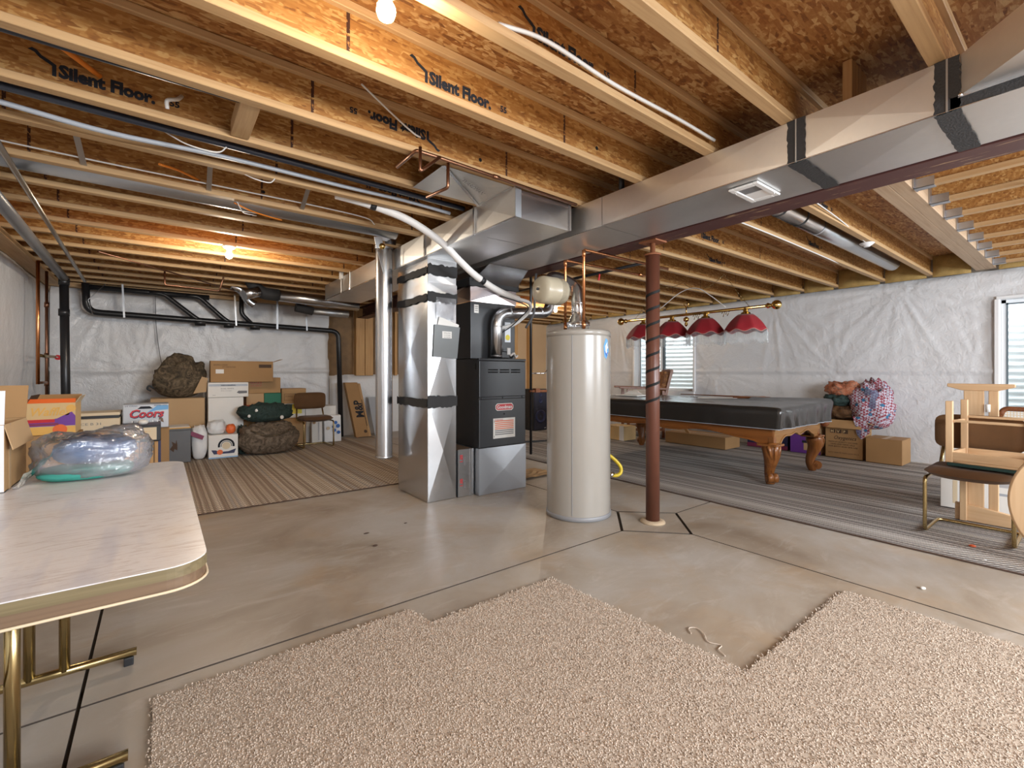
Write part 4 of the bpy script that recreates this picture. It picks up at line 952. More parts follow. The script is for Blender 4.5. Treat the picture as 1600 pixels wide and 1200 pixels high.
# ================================================================== CARPETS AND RUGS
sp = [(-.02, -2.4), (2.95, -2.4), (2.95, .87), (1.84, .87), (1.79, 1.955), (1.02, 1.955), (.99, 2.13), (-.02, 2.11)]
sc = thing('shag_carpet', 'beige shag carpet remnant with stepped edges lying in front on the concrete', 'carpet', (1.2, .5, 0))
b = B(); b.prism(sp, (0, 0, .002), X, Y, Z, .012); b.obj('backing', 'shag_base', sc)
def inside(x, y):
    r = False
    for (x0, y0), (x1, y1) in zip(sp, sp[1:] + sp[:1]):
        if (y0 > y) != (y1 > y) and x < x0 + (y - y0) * (x1 - x0) / (y1 - y0): r = not r
    return r
rs = np.random.RandomState(3)
pts = []
while len(pts) < 190000:
    q = rs.uniform((-.035, -.15), (2.965, 2.14), (40000, 2))
    # denser towards the eye, where single tufts can be seen
    keep = rs.uniform(size=len(q)) < np.where(q[:, 0] * .61 + q[:, 1] * .792 > 1.15, 1., .12)
    for x, y in q[keep]:
        if len(pts) >= 190000: break
        if inside(x, y) or (inside(x + rs.uniform(-.02, .02), y + rs.uniform(-.02, .02)) and rs.uniform() < .6): pts.append((x, y))
pts = np.array(pts); n = len(pts)
ang = rs.uniform(0, 2 * PI, n); ln = rs.uniform(.004, .009, n); hh = rs.uniform(.004, .009, n); wv = rs.uniform(.0013, .0022, n)
dx, dy = np.cos(ang), np.sin(ang); V = np.zeros((n, 8, 3))
for k, (f, zf) in enumerate(((0, 0), (.30, .75), (.72, 1.0), (1.15, .62))):
    for sgn in (0, 1):
        ww = wv * (1.0 if k < 3 else .6) * (2 * sgn - 1)
        V[:, 2 * k + sgn, 0] = pts[:, 0] + dx * ln * f - dy * ww; V[:, 2 * k + sgn, 1] = pts[:, 1] + dy * ln * f + dx * ww
        V[:, 2 * k + sgn, 2] = .008 + hh * zf + (.0015 if sgn else 0)
F = np.array([(0, 1, 3, 2), (2, 3, 5, 4), (4, 5, 7, 6)])[None] + (np.arange(n) * 8)[:, None, None]
me = bpy.data.meshes.new('pile'); me.vertices.add(n * 8); me.vertices.foreach_set('co', (V - np.array((1.2, .5, 0))).reshape(-1))
me.loops.add(n * 12); me.loops.foreach_set('vertex_index', F.reshape(-1).astype(np.int32)); me.polygons.add(n * 3)
me.polygons.foreach_set('loop_start', np.arange(n * 3, dtype=np.int32) * 4); me.polygons.foreach_set('use_smooth', np.ones(n * 3, dtype=bool)); me.update(calc_edges=True)
po = bpy.data.objects.new('pile', me); C.objects.link(po); po.parent = sc; me.materials.append(M['shag']); stuff(po)

def rug(label, x0, x1, y0, y1, mat, seed):
    t = thing('braided_rug', label, 'rug', ((x0 + x1) / 2, (y0 + y1) / 2, 0)); b = B(); rsd = random.Random(seed)
    nx = 40; ny = 60; P = []
    for i in range(nx + 1):
        for j in range(ny + 1):
            x = x0 + (x1 - x0) * i / nx; y = y0 + (y1 - y0) * j / ny
            if i in (0, nx): x += rsd.uniform(-.006, .006)
            if j in (0, ny): y += rsd.uniform(-.006, .006)
            P.append((x, y, .008 + .002 * mnoise.noise((x * 2, y * 2, seed))))
    b.add(P, [(i * (ny + 1) + j, (i + 1) * (ny + 1) + j, (i + 1) * (ny + 1) + j + 1, i * (ny + 1) + j + 1) for i in range(nx) for j in range(ny)], True)
    b.obj('braided_field', mat, t)
    b = B(); b.tube([(x0, y0 + (y1 - y0) * k / 60, .006 + .001 * math.sin(k * 2.3)) for k in range(61)], .006, 6); b.obj('bound_edge', 'dirt', t)
    b = B(); b.tube([(x0 + (x1 - x0) * k / 60, y0, .006 + .001 * math.sin(k * 2.3)) for k in range(61)], .006, 6); b.obj('bound_edge', 'dirt', t)
    return t
rug('tan and brown striped braided rug under the boxes by the back wall', .02, 2.75, 4.645, 8.55, 'rug_tan', 1)
rug('grey and brown striped braided rug under the pool table', 4.04, 7.88, -1.2, 8.2, 'rug_grey', 2)
def crumb(label, x, y, r, mat, cat='scrap', long=1.):
    t = thing('floor_scrap', label, cat, (x, y, 0), None)
    B().ball((x, y, r * .45), r, 7, 5, (long, 1, .45)).obj('scrap', mat, t)
crumb('small dark twig on the concrete in front of the tan rug, lower one', 1.18, 3.08, .012, 'dirt', 'scrap', 1.6)
crumb('short dark sliver on the concrete nearer the tan rug', 1.22, 3.36, .008, 'dirt', 'scrap', 3.)
crumb('tan sliver on the concrete before the return column', 1.55, 3.40, .007, 'dirt', 'scrap', 2.)
crumb('orange scrap lying on the grey rug in front of the brown chair', 4.42, .56, .02, 'leaf_orange', 'scrap', 1.3)
crumb('white crumb at the near edge of the grey rug', 4.16, .47, .012, 'white', 'scrap')
crumb('pale lint clump on the concrete right of the shag carpet', 3.35, .62, .014, 'white_warm', 'scrap', 1.4)
t = thing('carpet_thread', 'loose curly carpet thread on the concrete beside the shag step', 'thread', (1.93, 1.12, 0))
B().tube(curve([(1.93, 1.16, .004), (1.96, 1.19, .005), (1.99, 1.17, .004), (1.97, 1.12, .005), (1.93, 1.08, .004), (1.95, 1.03, .004), (1.91, 1.02, .005), (1.89, .98, .004)], 6), .0025, 6).obj('thread', 'shag', t)

# ================================================================== FOLDING TABLE
tb = thing('folding_table', 'wood grain folding table with rounded corners and brass tube legs', 'table', (-.29, 2.15, 0))
def rrect(x0, x1, y0, y1, r, n=8):
    P = []
    for cx, cy, a in ((x1 - r, y1 - r, 0), (x0 + r, y1 - r, PI / 2), (x0 + r, y0 + r, PI), (x1 - r, y0 + r, 1.5 * PI)):
        P += [(cx + r * math.cos(a + PI / 2 * k / n), cy + r * math.sin(a + PI / 2 * k / n)) for k in range(n + 1)]
    return P
O = rrect(-.68, .098, 1.345, 2.965, .085)
I = lambda d: rrect(-.68 + d, .098 - d, 1.345 + d, 2.965 - d, .085 - d)
b = B(); b.prism(I(.001), (0, 0, .736), X, Y, Z, .004); b.obj('table_top', 'tabletop', tb, bev=.001, seg=1)
b = B(); b.prism(O, (0, 0, .712), X, Y, Z, .0255); b.obj('upper_edge', 'edge_up', tb)
b = B(); b.prism(I(.003), (0, 0, .685), X, Y, Z, .0265); b.obj('lower_edge', 'edge_lo', tb)
b = B(); b.tube([Vector((p[0], p[1], .684)) for p in O + O[:1]], .0035, 6); b.obj('edge_bead', 'cream', tb)
for yl, s in ((1.80, 1), (2.45, -1)):
    lg = []
    for x in ((-.315, -.42) if s == 1 else (-.29, -.385)): B().tube([(x, yl, .68), (x, yl, .05)], .0165, 14).obj('leg', 'brass_dull', tb)
    B().tube([(-.60, yl, .048), (-.075, yl, .048)], .016, 12).obj('foot_bar', 'brass_dull', tb)
    B().tube([(-.345, yl, .36), (-.345, yl + s * -.26, .68)], .009, 8).obj('brace', 'brass_dull', tb)
    for x in (-.58, -.10): B().box(x - .016, x + .016, yl - .014, yl + .014, 0, .034).obj('foot_pad', 'black', tb, bev=.004)

# ================================================================== BOXES
def carton(name, label, x0, x1, y0, y1, z0, z1, mat='card', group=None, tape=True, flaps=None, cat='box'):
    """closed or open carton with its flaps as real pieces"""
    t = thing(name, label, cat, ((x0 + x1) / 2, (y0 + y1) / 2, z0), group); w = .004
    if not flaps:
        b = B(); b.box(x0, x1, y0, y1, z0, z1 - .004).obj('body', mat, t, bev=.004, seg=1)
        xm = (x0 + x1) / 2; ym = (y0 + y1) / 2
        if x1 - x0 > y1 - y0: a_, c_ = (x0, x1, y0, ym - .002), (x0, x1, ym + .002, y1)
        else: a_, c_ = (x0, xm - .002, y0, y1), (xm + .002, x1, y0, y1)
        for q in (a_, c_): B().box(*q, z1 - .004, z1).obj('flap', mat, t)
        if tape:
            if x1 - x0 > y1 - y0: B().box(x0 - .001, x1 + .001, ym - .025, ym + .025, z1, z1 + .001).obj('tape_strip', 'tape', t)
            else: B().box(xm - .025, xm + .025, y0 - .001, y1 + .001, z1, z1 + .001).obj('tape_strip', 'tape', t)
    else:
        b = B(); b.box(x0, x1, y0, y0 + w, z0, z1).box(x0, x1, y1 - w, y1, z0, z1).box(x0, x0 + w, y0 + w, y1 - w, z0, z1).box(x1 - w, x1, y0 + w, y1 - w, z0, z1).box(x0, x1, y0, y1, z0, z0 + w)
        b.obj('body', mat, t)
        for side, ang, ln, fm in flaps:
            s, c = math.sin(ang), math.cos(ang)
            if side == '-y': p = [(x0, y0, z1), (x1, y0, z1), (x1, y0 - ln * s, z1 + ln * c), (x0, y0 - ln * s, z1 + ln * c)]
            if side == '+y': p = [(x0, y1, z1), (x1, y1, z1), (x1, y1 + ln * s, z1 + ln * c), (x0, y1 + ln * s, z1 + ln * c)]
            if side == '-x': p = [(x0, y0, z1), (x0, y1, z1), (x0 - ln * s, y1, z1 + ln * c), (x0 - ln * s, y0, z1 + ln * c)]
            if side == '+x': p = [(x1, y0, z1), (x1, y1, z1), (x1 + ln * s, y1, z1 + ln * c), (x1 + ln * s, y0, z1 + ln * c)]
            n_ = (Vector(p[1]) - Vector(p[0])).cross(Vector(p[3]) - Vector(p[0])).normalized() * .003
            b = B(); P = [Vector(q) for q in p]; b.add(P + [q + n_ for q in P], [(0, 1, 2, 3), (7, 6, 5, 4), (0, 4, 5, 1), (1, 5, 6, 2), (2, 6, 7, 3), (3, 7, 4, 0)]); b.obj('flap', fm, t)
    return t
def pr(t, poly, x, y, z, mat, nm='printed_area', up=Z, right=X): return patch(poly, (x, y, z), right, up, mat, t, nm)
def tx(t, s, size, x, y, z, mat, **k): return text(s, size, (x, y, z), k.pop('right', X), k.pop('up', Z), mat, t, **k)
# --- back left pile
carton('cardboard_box', 'plain cardboard box on the rug under the large tan box, left of the white bag', -.10, .50, 7.92, 8.4, .012, .388, 'card', 'stacked boxes')
carton('cardboard_box', 'large plain tan box carrying the camouflage bag', -.10, .515, 7.90, 8.42, .392, .838, 'card_light', 'stacked boxes')
carton('white_box', 'tall plain white box below the printed white carton', .548, .985, 7.80, 8.25, .012, .838, 'white_warm', 'stacked boxes', False)
t = carton('white_carton', 'flat white carton printed with a grey stripe, on top of the tall white box', .545, 1.048, 7.795, 8.30, .842, 1.055, 'white_warm', 'stacked boxes', False)
pr(t, rect(.485, .032), .555, 7.7945, 1.0, 'conduit'); tx(t, 'XEROGRAPHIC', .026, .70, 7.794, 1.004, 'ink', width=.19, bold=.0006)
tx(t, 'DUAL WHITE', .026, .70, 7.794, .957, 'grey_ink', width=.16); tx(t, '20 lb copy paper', .016, .70, 7.794, .93, 'grey_ink', width=.14)
pr(t, [(.0, .015), (.03, .0), (.13, .005), (.13, .04), (.02, .042)], .90, 7.794, .89, 'grey_ink'); tx(t, 'letter', .018, .60, 7.794, .868, 'grey_ink')
t = carton('long_box', 'long brown cardboard box lying across the top of the stack', .577, 1.385, 7.82, 8.02, 1.058, 1.368, 'card_dark', 'stacked boxes')
tx(t, 'BUILDING CORNER', .030, .615, 7.819, 1.30, 'ink_brown', width=.17); tx(t, 'ATT: SERVICE DESK', .026, .72, 7.819, 1.27, 'ink_brown', width=.17)
pr(t, rect(.10, .06), .64, 7.819, 1.185, 'white_warm', 'label_card'); pr(t, rect(.17, .05), 1.19, 7.819, 1.27, 'ink_brown')
B().bar((1.385, 7.83, 1.36), (1.50, 7.83, 1.40), .19, .004, (0, 0, 1)).obj('flap', 'card', t)
t = carton('cardboard_box', 'brown box with red stamp behind the right end of the long box', 1.075, 1.53, 8.04, 8.42, .878, 1.118, 'card', 'stacked boxes')
tx(t, 'FRAGILE', .05, 1.10, 8.039, 1.02, 'red_enamel', width=.16); tx(t, 'THIS SIDE UP', .03, 1.11, 8.039, .985, 'red_enamel', width=.15)
t = carton('cardboard_box', 'small tan box in the stack beside the dark green box', 1.05, 1.288, 8.0, 8.40, .70, .876, 'card_light', 'stacked boxes', False)
t = carton('green_box', 'dark green box in the stack of cartons', 1.292, 1.53, 8.0, 8.38, .70, .876, 'green_print', 'stacked boxes', False)
t = carton('red_box', 'red and orange printed box just above the green jackets', .995, 1.47, 7.93, 8.35, .48, .697, 'orange', 'stacked boxes', False)
pr(t, rect(.15, .215), .995, 7.929, .481, 'red_enamel'); pr(t, rect(.13, .05), 1.0, 7.928, .485, 'white_warm'); pr(t, rect(.30, .02), 1.16, 7.928, .665, 'gold_print')
carton('cardboard_box', 'brown box hidden behind the camouflage duffel', 1.0, 1.47, 7.92, 8.35, .012, .477, 'card_dark', 'stacked boxes')
t = carton('cardboard_box', 'brown box with a dark blue printed label at the right of the stack', 1.575, 1.95, 8.20, 8.52, .69, .935, 'card', 'stacked boxes')
fr = pr(t, rect(.20, .11), 1.615, 8.199, .740, 'ink_brown'); pr(t, rect(.192, .102), 1.619, 8.1985, .744, 'card'); pr(t, rect(.13, .09), 1.775, 8.198, .76, 'navy'); pr(t, rect(.13, .03), 1.775, 8.1975, .78, 'sky_blue'); tx(t, 'STORAGE', .035, 1.63, 8.198, .795, 'ink_brown', width=.11)
t = carton('white_carton', 'white carton with a bright yellow label under the blue labelled box', 1.60, 1.93, 8.18, 8.52, .455, .686, 'white_warm', 'stacked boxes', False)
pr(t, rect(.25, .155), 1.63, 8.179, .52, 'yellow_print'); 
for k in range(4): pr(t, rect(.16 - .02 * k, .006), 1.675, 8.1782, .55 + .03 * k, 'gold_print', 'printed_line')
carton('cardboard_box', 'tan box on the rug under the yellow labelled carton', 1.56, 1.95, 8.20, 8.54, .014, .452, 'card', 'stacked boxes')
t = carton('massager_box', 'small white box with a black arch printed on it in front of the pile', .53, .875, 7.46, 7.76, .014, .335, 'white_warm', None, False)
def ring(r0, r1, a0, a1, n=18): return [(r1 * math.cos(a0 + (a1 - a0) * k / n), r1 * math.sin(a0 + (a1 - a0) * k / n)) for k in range(n + 1)] + [(r0 * math.cos(a1 - (a1 - a0) * k / n), r0 * math.sin(a1 - (a1 - a0) * k / n)) for k in range(n + 1)]
pr(t, ring(.075, .10, -.2, PI + .2), .735, 7.459, .185, 'ink'); pr(t, ring(.058, .066, -.2, PI + .2), .735, 7.459, .185, 'ink')
pr(t, [(0, .06), (.05, .055), (.10, .03), (.20, .03), (.29, .06), (.27, .0), (.03, .0)], .56, 7.4588, .075, 'navy'); pr(t, disc(.035), .66, 7.458, .10, 'orange'); pr(t, disc(.05), .735, 7.4585, .185, 'cream'); pr(t, rect(.345, .012), .53, 7.459, .02, 'sky_blue')
t = carton('storage_tote', 'tall grey-brown plastic tote with an orange folder on top', .075, .33, 7.42, 7.84, .014, .44, 'abs_grey', None, False, cat='tote')
pr(t, [(.03, .10), (.06, .15), (.05, .20), (.09, .17), (.10, .22), (.11, .16), (.11, .08), (.08, .10), (.07, .06)], .075, 7.419, .10, 'ink_brown')  # star-shaped reflection painted on the tote front as a flat brown patch
B().box(.07, .335, 7.41, 7.85, .44, .462).obj('lid', 'abs_grey', t, bev=.006)
t = thing('folder', 'orange folder resting on the grey-brown tote', 'folder', (.2, 7.6, .462)); b = B(); b.box(.085, .33, 7.43, 7.80, .462, .474).obj('cover', 'gold_print', t); B().box(.09, .32, 7.46, 7.82, .4745, .482).obj('sheet', 'white_warm', t)
# --- left group
carton('cardboard_box', 'brown box on the floor under the waffle carton', -.97, -.62, 5.98, 6.4, .0, .618, 'card_dark', 'boxes along the left wall')
t = carton('waffle_carton', 'tan and purple frozen waffle carton with torn orange flaps', -.96, -.635, 5.99, 6.38, .62, .915, 'tan_print', 'boxes along the left wall', False, [('-y', -.75, .05, 'orange'), ('+y', .9, .10, 'card_dark'), ('+x', .5, .07, 'cream'), ('-x', -.4, .08, 'ink_brown')])
tx(t, 'Waffles', .105, -.945, 5.989, .80, 'gold_print', bold=.002, shear=.3, width=.26); pr(t, disc(.034), -.665, 5.9885, .862, 'gold_print')
pr(t, [(0, .04), (.13, .055), (.20, .07), (.30, .13), (.325, .09), (.325, .0), (0, .0)], -.96, 5.9889, .70, 'purple'); pr(t, rect(.18, .03), -.955, 5.988, .735, 'red_enamel'); pr(t, rect(.20, .02), -.95, 5.988, .708, 'maroon'); pr(t, rect(.325, .07), -.96, 5.9889, .622, 'gold_print'); pr(t, disc(.05), -.74, 5.988, .665, 'orange')
carton('cardboard_box', 'plain box under the flat cream carton', -.75, -.345, 6.58, 7.0, .0, .575, 'card', 'boxes along the left wall')
t = carton('cream_carton', 'flat cream carton with a dark open lid slot beside the waffle carton', -.755, -.345, 6.56, 7.02, .58, .705, 'cream', 'boxes along the left wall', False)
tx(t, 'CE B 31', .035, -.66, 6.559, .64, 'grey_ink', width=.16); pr(t, rect(.12, .015), -.48, 6.559, .605, 'grey_ink')
B().box(-.74, -.35, 6.585, 7.0, .706, .735).obj('inner_tray', 'black', t); B().box(-.755, -.345, 6.60, 7.02, .736, .765).obj('lid', 'cream', t)
carton('cardboard_box', 'dark box under the silver beer carton', -.33, .09, 6.72, 7.1, .0, .56, 'card_dark', 'boxes along the left wall')
t = carton('beer_carton', 'silver and blue beer carton with red script lettering', -.325, .085, 6.70, 7.06, .563, .835, 'silver_print', 'boxes along the left wall', False)
tx(t, 'Coors', .125, -.275, 6.6985, .685, 'navy', bold=.007, shear=.25, width=.31); tx(t, 'Coors', .125, -.28, 6.698, .69, 'red_enamel', bold=.003, shear=.25, width=.31)
tx(t, 'LIGHT', .062, -.25, 6.6985, .605, 'navy', bold=.003, width=.26); tx(t, 'LIGHT', .062, -.255, 6.698, .608, 'white', bold=.0015, width=.26)
pr(t, [(0, .0), (.10, .03), (.20, .035), (.20, .085), (.10, .085), (.06, .05)], -.12, 6.6992, .735, 'sky_blue'); pr(t, [(-.07, 0), (.07, 0), (.04, .028), (-.04, .028)], -.13, 6.6988, .785, 'ink'); tx(t, '24 CANS', .02, -.31, 6.699, .812, 'navy', width=.11); tx(t, 'BREWED COLD', .018, -.05, 6.699, .815, 'navy', width=.12)
pr(t, [(.0, 0), (.03, .015), (.06, .0), (.05, .05), (.02, .07)], -.02, 6.6988, .62, 'edge_lo')
cr_ = thing('wooden_crate', 'dark sided wooden crate with slatted front below the cream paneled box', 'crate', (-.15, 6.45, 0))
for x in (-.315, .0): B().box(x - .012, x + .012, 6.28, 6.64, 0, .46).obj('side', 'navy', cr_)
for k in range(7): B().box(-.29 + .041 * k, -.255 + .041 * k, 6.285, 6.30, .02, .455).obj('slat', 'stud', cr_, bev=.003, seg=1)
B().box(-.30, -.012, 6.30, 6.64, .01, .455).obj('case', 'black', cr_)
t = carton('cream_box', 'black sided box with a cream front panel standing on the slatted crate', -.325, .012, 6.27, 6.65, .463, .635, 'black', None, False)
pr(t, rect(.275, .135), -.30, 6.269, .475, 'cream', 'front_panel'); tx(t, 'N41 23', .02, -.13, 6.268, .56, 'gold_print', width=.05)
t = thing('crumpled_tissue', 'crumpled white tissue on top of the black sided cream box', 'tissue', (-.14, 6.4, .638)); b = B(); b.ball((-.14, 6.36, .66), .035, 10, 7, (1.3, 1, .75))
b.v = [(x + .01 * mnoise.noise((x * 40, y * 40, z * 40)), y + .01 * mnoise.noise((x * 40, z * 40, y * 40)), max(.6385, z + .012 * mnoise.noise((y * 40, x * 40, z * 40)))) for x, y, z in b.v]; b.obj('paper', 'white_warm', t)
# --- open box on the table
t = carton('open_carton', 'open white and brown carton standing on the far left corner of the folding table', -.74, -.47, 2.57, 2.93, .741, 1.0, 'card', None, False, [('-y', -.12, .13, 'white'), ('+y', .35, .15, 'card_dark'), ('-x', 1.2, .10, 'white'), ('+x', 2.9, .10, 'card_light')])
pr(t, rect(.268, .255), -.739, 2.5692, .743, 'white', 'white_face'); pr(t, rect(.10, .035), -.595, 2.5685, .945, 'blue'); tx(t, '4 -', .03, -.53, 2.568, .95, 'white'); pr(t, rect(.004, .25), 0, 0, 0, 'card') if 0 else None
B().box(-.4695, -.468, 2.63, 2.66, .742, 1.0).obj('tape_strip', 'tape', t)

# ================================================================== SOFT LUMPS
def lump(name, label, cat, c, sx, sy, sz, mat, amp=.25, fr=3., seed=0, flat=True, n=40, m=24, group=None, rz=0., sag=.0, part='cloth', fold=.05, boxy=.62):
    """a heap of cloth: rounded mound with soft folds, flat underneath"""
    t = thing(name, label, cat, (c[0], c[1], c[2]), group); b = B(); b.ball((0, 0, 0), 1, n, m)
    out = []
    for x, y, z in b.v:
        rho = math.hypot(x, y); kk = (rho ** boxy / rho) if rho > 1e-5 else 1
        x, y = x * kk, y * kk; p = Vector((x, y, z)); d = 1 + amp * mnoise.noise((x * fr + seed, y * fr, z * fr)) + fold * mnoise.noise((x * fr * 3.2, y * fr * 3.2 + seed, z * fr * 3.2)) - fold * abs(mnoise.noise((x * fr * 2, y * fr * 2, z * fr * 2 + seed)))
        r = math.hypot(x, y); k = (abs(x) ** 3 + abs(y) ** 3) ** (1 / 3) if r > .001 else 1
        sq = r / k if k > .001 else 1; sq = 1 + (sq - 1) * .6
        q = Vector((x * sx * d * sq, y * sy * d * sq, (z + 1) / 2 * sz * d - sag * r * r))
        out.append((q.x * math.cos(rz) - q.y * math.sin(rz) + c[0], q.x * math.sin(rz) + q.y * math.cos(rz) + c[1], max(c[2] + .002, c[2] + q.z)))
    b.v = out; b.obj(part, mat, t); return t
t = lump('camouflage_bag', 'big camouflage cloth bag slumped on top of the large tan box', 'bag', (.22, 8.12, .84), .33, .22, .56, 'camo', .30, 1.7, 4, rz=.0)
# lean its bulk to the right the way it slumps
for v in t.children[0].data.vertices: v.co.x *= .90 - .22 * (v.co.z - .1); v.co.x += .05 * v.co.z
b = B(); b.tube(curve([(-.06, 7.93, .98), (-.11, 7.92, 1.02), (-.13, 7.92, .98), (-.09, 7.92, .95)], 6), .012, 8); b.obj('strap', 'black', t)
b = B(); b.prism([(0, 0), (.15, .02), (.17, .22), (.10, .24)], (.38, 7.895, .90), X, Z, Y, .01); b.obj('tan_patch', 'card_light', t)
t = lump('duffel_bag', 'camouflage duffel bag lying on the rug in front of the pile', 'bag', (1.28, 7.52, .013), .41, .21, .46, 'camo2', .10, 2.0, 9, fold=.07)
B().tube(curve([(1.02, 7.36, .38), (1.2, 7.30, .30), (1.4, 7.30, .31), (1.55, 7.36, .38)], 6), .014, 8).obj('handle', 'camo', t)
t = lump('jacket_pile', 'heap of dark green jackets on the camouflage duffel bag', 'clothes', (1.24, 7.56, .475), .36, .19, .27, 'jacket', .22, 2.0, 17, fold=.10)
for k, (x, z) in enumerate(((1.10, .655), (1.31, .64), (1.42, .545), (1.0, .585))): B().ball((x, 7.365 + (.05 if z > .6 else 0), z), (.022, .014, .026, .02)[k], 8, 6, (1, .5, 1.1)).obj('pale_patch', 'white_warm', t)
t = lump('shopping_bag', 'white plastic shopping bag with a dark red band between tote and white box', 'bag', (.43, 7.60, .013), .095, .10, .47, 'white', .12, 1.5, 25, fold=.05, boxy=.45, part='plastic')
b = B(); b.prism([(-.09, .0), (.05, -.07), (.07, -.02), (-.07, .055)], (.41, 7.455, .36), X, Z, (0, -1, 0), .004); b.obj('printed_band', 'maroon', t)
t = lump('shopping_bag', 'crumpled white plastic bag sitting on the arch printed box', 'bag', (.63, 7.62, .337), .11, .11, .19, 'white', .16, 1.8, 36, fold=.08, boxy=.5, part='plastic')
t = lump('pouch', 'small orange pouch on the arch printed box', 'pouch', (.80, 7.58, .337), .06, .06, .13, 'orange', .1, 2, 3)
t = lump('clothes_bundle', 'dark green striped cloth wedged beside the duffel bag', 'clothes', (.95, 7.66, .013), .07, .08, .40, 'jacket', .2, 3, 41)
# bags behind the brown chair
def paper_bag(name, label, x, y, w, d, h, mat, lean=0.):
    t = thing(name, label, 'bag', (x, y, .013)); b = B()
    P = [(x - w / 2, y - d / 2, .013), (x + w / 2, y - d / 2, .013), (x + w / 2, y + d / 2, .013), (x - w / 2, y + d / 2, .013), (x - w / 2 * 1.02 + lean, y - d / 3, h), (x + w / 2 * .98 + lean, y - d / 3, h - .01), (x + w / 2 * .98 + lean, y + d / 4, h), (x - w / 2 * 1.02 + lean, y + d / 4, h)]
    b.add(P, [(3, 2, 1, 0), (0, 1, 5, 4), (1, 2, 6, 5), (2, 3, 7, 6), (3, 0, 4, 7), (4, 5, 6, 7)]); b.obj('body', mat, t, bev=.008); return t
t = paper_bag('paper_bag', 'pale narrow paper bag behind the left legs of the brown back chair', 2.10, 8.16, .17, .14, .48, 'white_warm')
pr(t, disc(.025), 2.05, 8.089, .36, 'card_light'); pr(t, rect(.012, .30), 2.12, 8.089, .06, 'conduit', 'printed_line')
t = paper_bag('paper_bag', 'white shopping bag with blue print behind the right legs of the brown back chair', 2.36, 8.17, .28, .15, .47, 'white', .0)
for k, (x, z, r) in enumerate(((2.40, .34, .03), (2.44, .28, .035), (2.38, .21, .03), (2.45, .17, .03), (2.36, .27, .02))): pr(t, disc(r, 0, 0, 9), x, 8.087, z, 'blue', 'printed_flower')
pr(t, disc(.028), 2.28, 8.087, .25, 'cream')
carton('cardboard_box', 'white and purple carton behind the brown back chair', 1.96, 2.46, 8.27, 8.58, .013, .62, 'white_warm', None, False)
t = thing('long_box', 'tall narrow brown box with black rotated lettering leaning on the back wall', 'box', (2.98, 8.4, .013))
def lean(p): # lean back and a little to the left
    x, y, z = p; return (2.98 + x - z * .14, 8.36 + y + z * .20, .013 + z * .98)
b = B(); b.box(-.13, .10, 0, .12, 0, 1.02); b.v = [lean(p) for p in b.v]; b.obj('body', 'card_dark', t, bev=.006)
b = B(); b.box(.10, .15, .0, .12, 0, 1.0); b.v = [lean(p) for p in b.v]; b.obj('side_panel', 'card', t, bev=.006)
U_ = (Vector(lean((0, 0, 1))) - Vector(lean((0, 0, 0)))).normalized(); R_ = X
text('M&P', .20, lean((.09, -.004, .36)), U_, -R_, 'ink', t, bold=.006, width=.32)
patch(disc(.03), lean((.06, -.003, .10)), R_, U_, 'ink_brown', t, 'printed_disc'); patch(rect(.012, .5), lean((.105, -.003, .2)), R_, U_, 'ink_brown', t, 'printed_line')
t = thing('foam_board', 'pale grey board leaning on the back wall beside the tall brown box', 'board', (3.2, 8.55, .013)); b = B(); b.add([(3.25, 8.50, .013), (3.54, 8.50, .013), (3.40, 8.78, .72), (3.22, 8.78, .72), (3.25, 8.52, .013), (3.54, 8.52, .013), (3.40, 8.80, .72), (3.22, 8.80, .72)], [(0, 1, 2, 3), (7, 6, 5, 4), (0, 4, 5, 1), (1, 5, 6, 2), (2, 6, 7, 3), (3, 7, 4, 0)]); b.obj('sheet', 'conduit', t)
# clothes in a clear bag on the table
t = lump('folded_clothes', 'folded blue clothes inside the clear bag on the folding table', 'clothes', (-.225, 2.77, .80), .140, .10, .115, 'cloth_blue', .10, 2.0, 51, fold=.05, boxy=.40)
t = lump('folded_cloth', 'folded teal cloth at the bottom of the clear bag on the folding table', 'clothes', (-.25, 2.735, .742), .155, .115, .058, 'cloth_teal', .06, 2, 61, fold=.03, boxy=.30)
t = lump('plastic_bag', 'clear plastic bag holding folded clothes on the folding table', 'bag', (-.228, 2.755, .741), .205, .155, .205, 'bag', .12, 1.6, 71, n=64, m=36, fold=.06, boxy=.33, part='film')

b = B(); n = 12; P = []
for i in range(n + 1):
    for j in range(n + 1):
        u, w = i / n, j / n
        P.append((-.30 - .155 * u + .012 * mnoise.noise((i * .5, j * .5, 3)), 2.60 + .16 * w - .02 * u, .003 + .90 - .155 * u ** 1.4 - .03 * math.sin(PI * w) * u + .02 * mnoise.noise((i * .6, j * .6, 9))))
P = [(x, y, max(z, .743)) for x, y, z in P]
b.add(P, [(i * (n + 1) + j, (i + 1) * (n + 1) + j, (i + 1) * (n + 1) + j + 1, i * (n + 1) + j + 1) for i in range(n) for j in range(n)], True); b.obj('loose_end', 'bag', t)

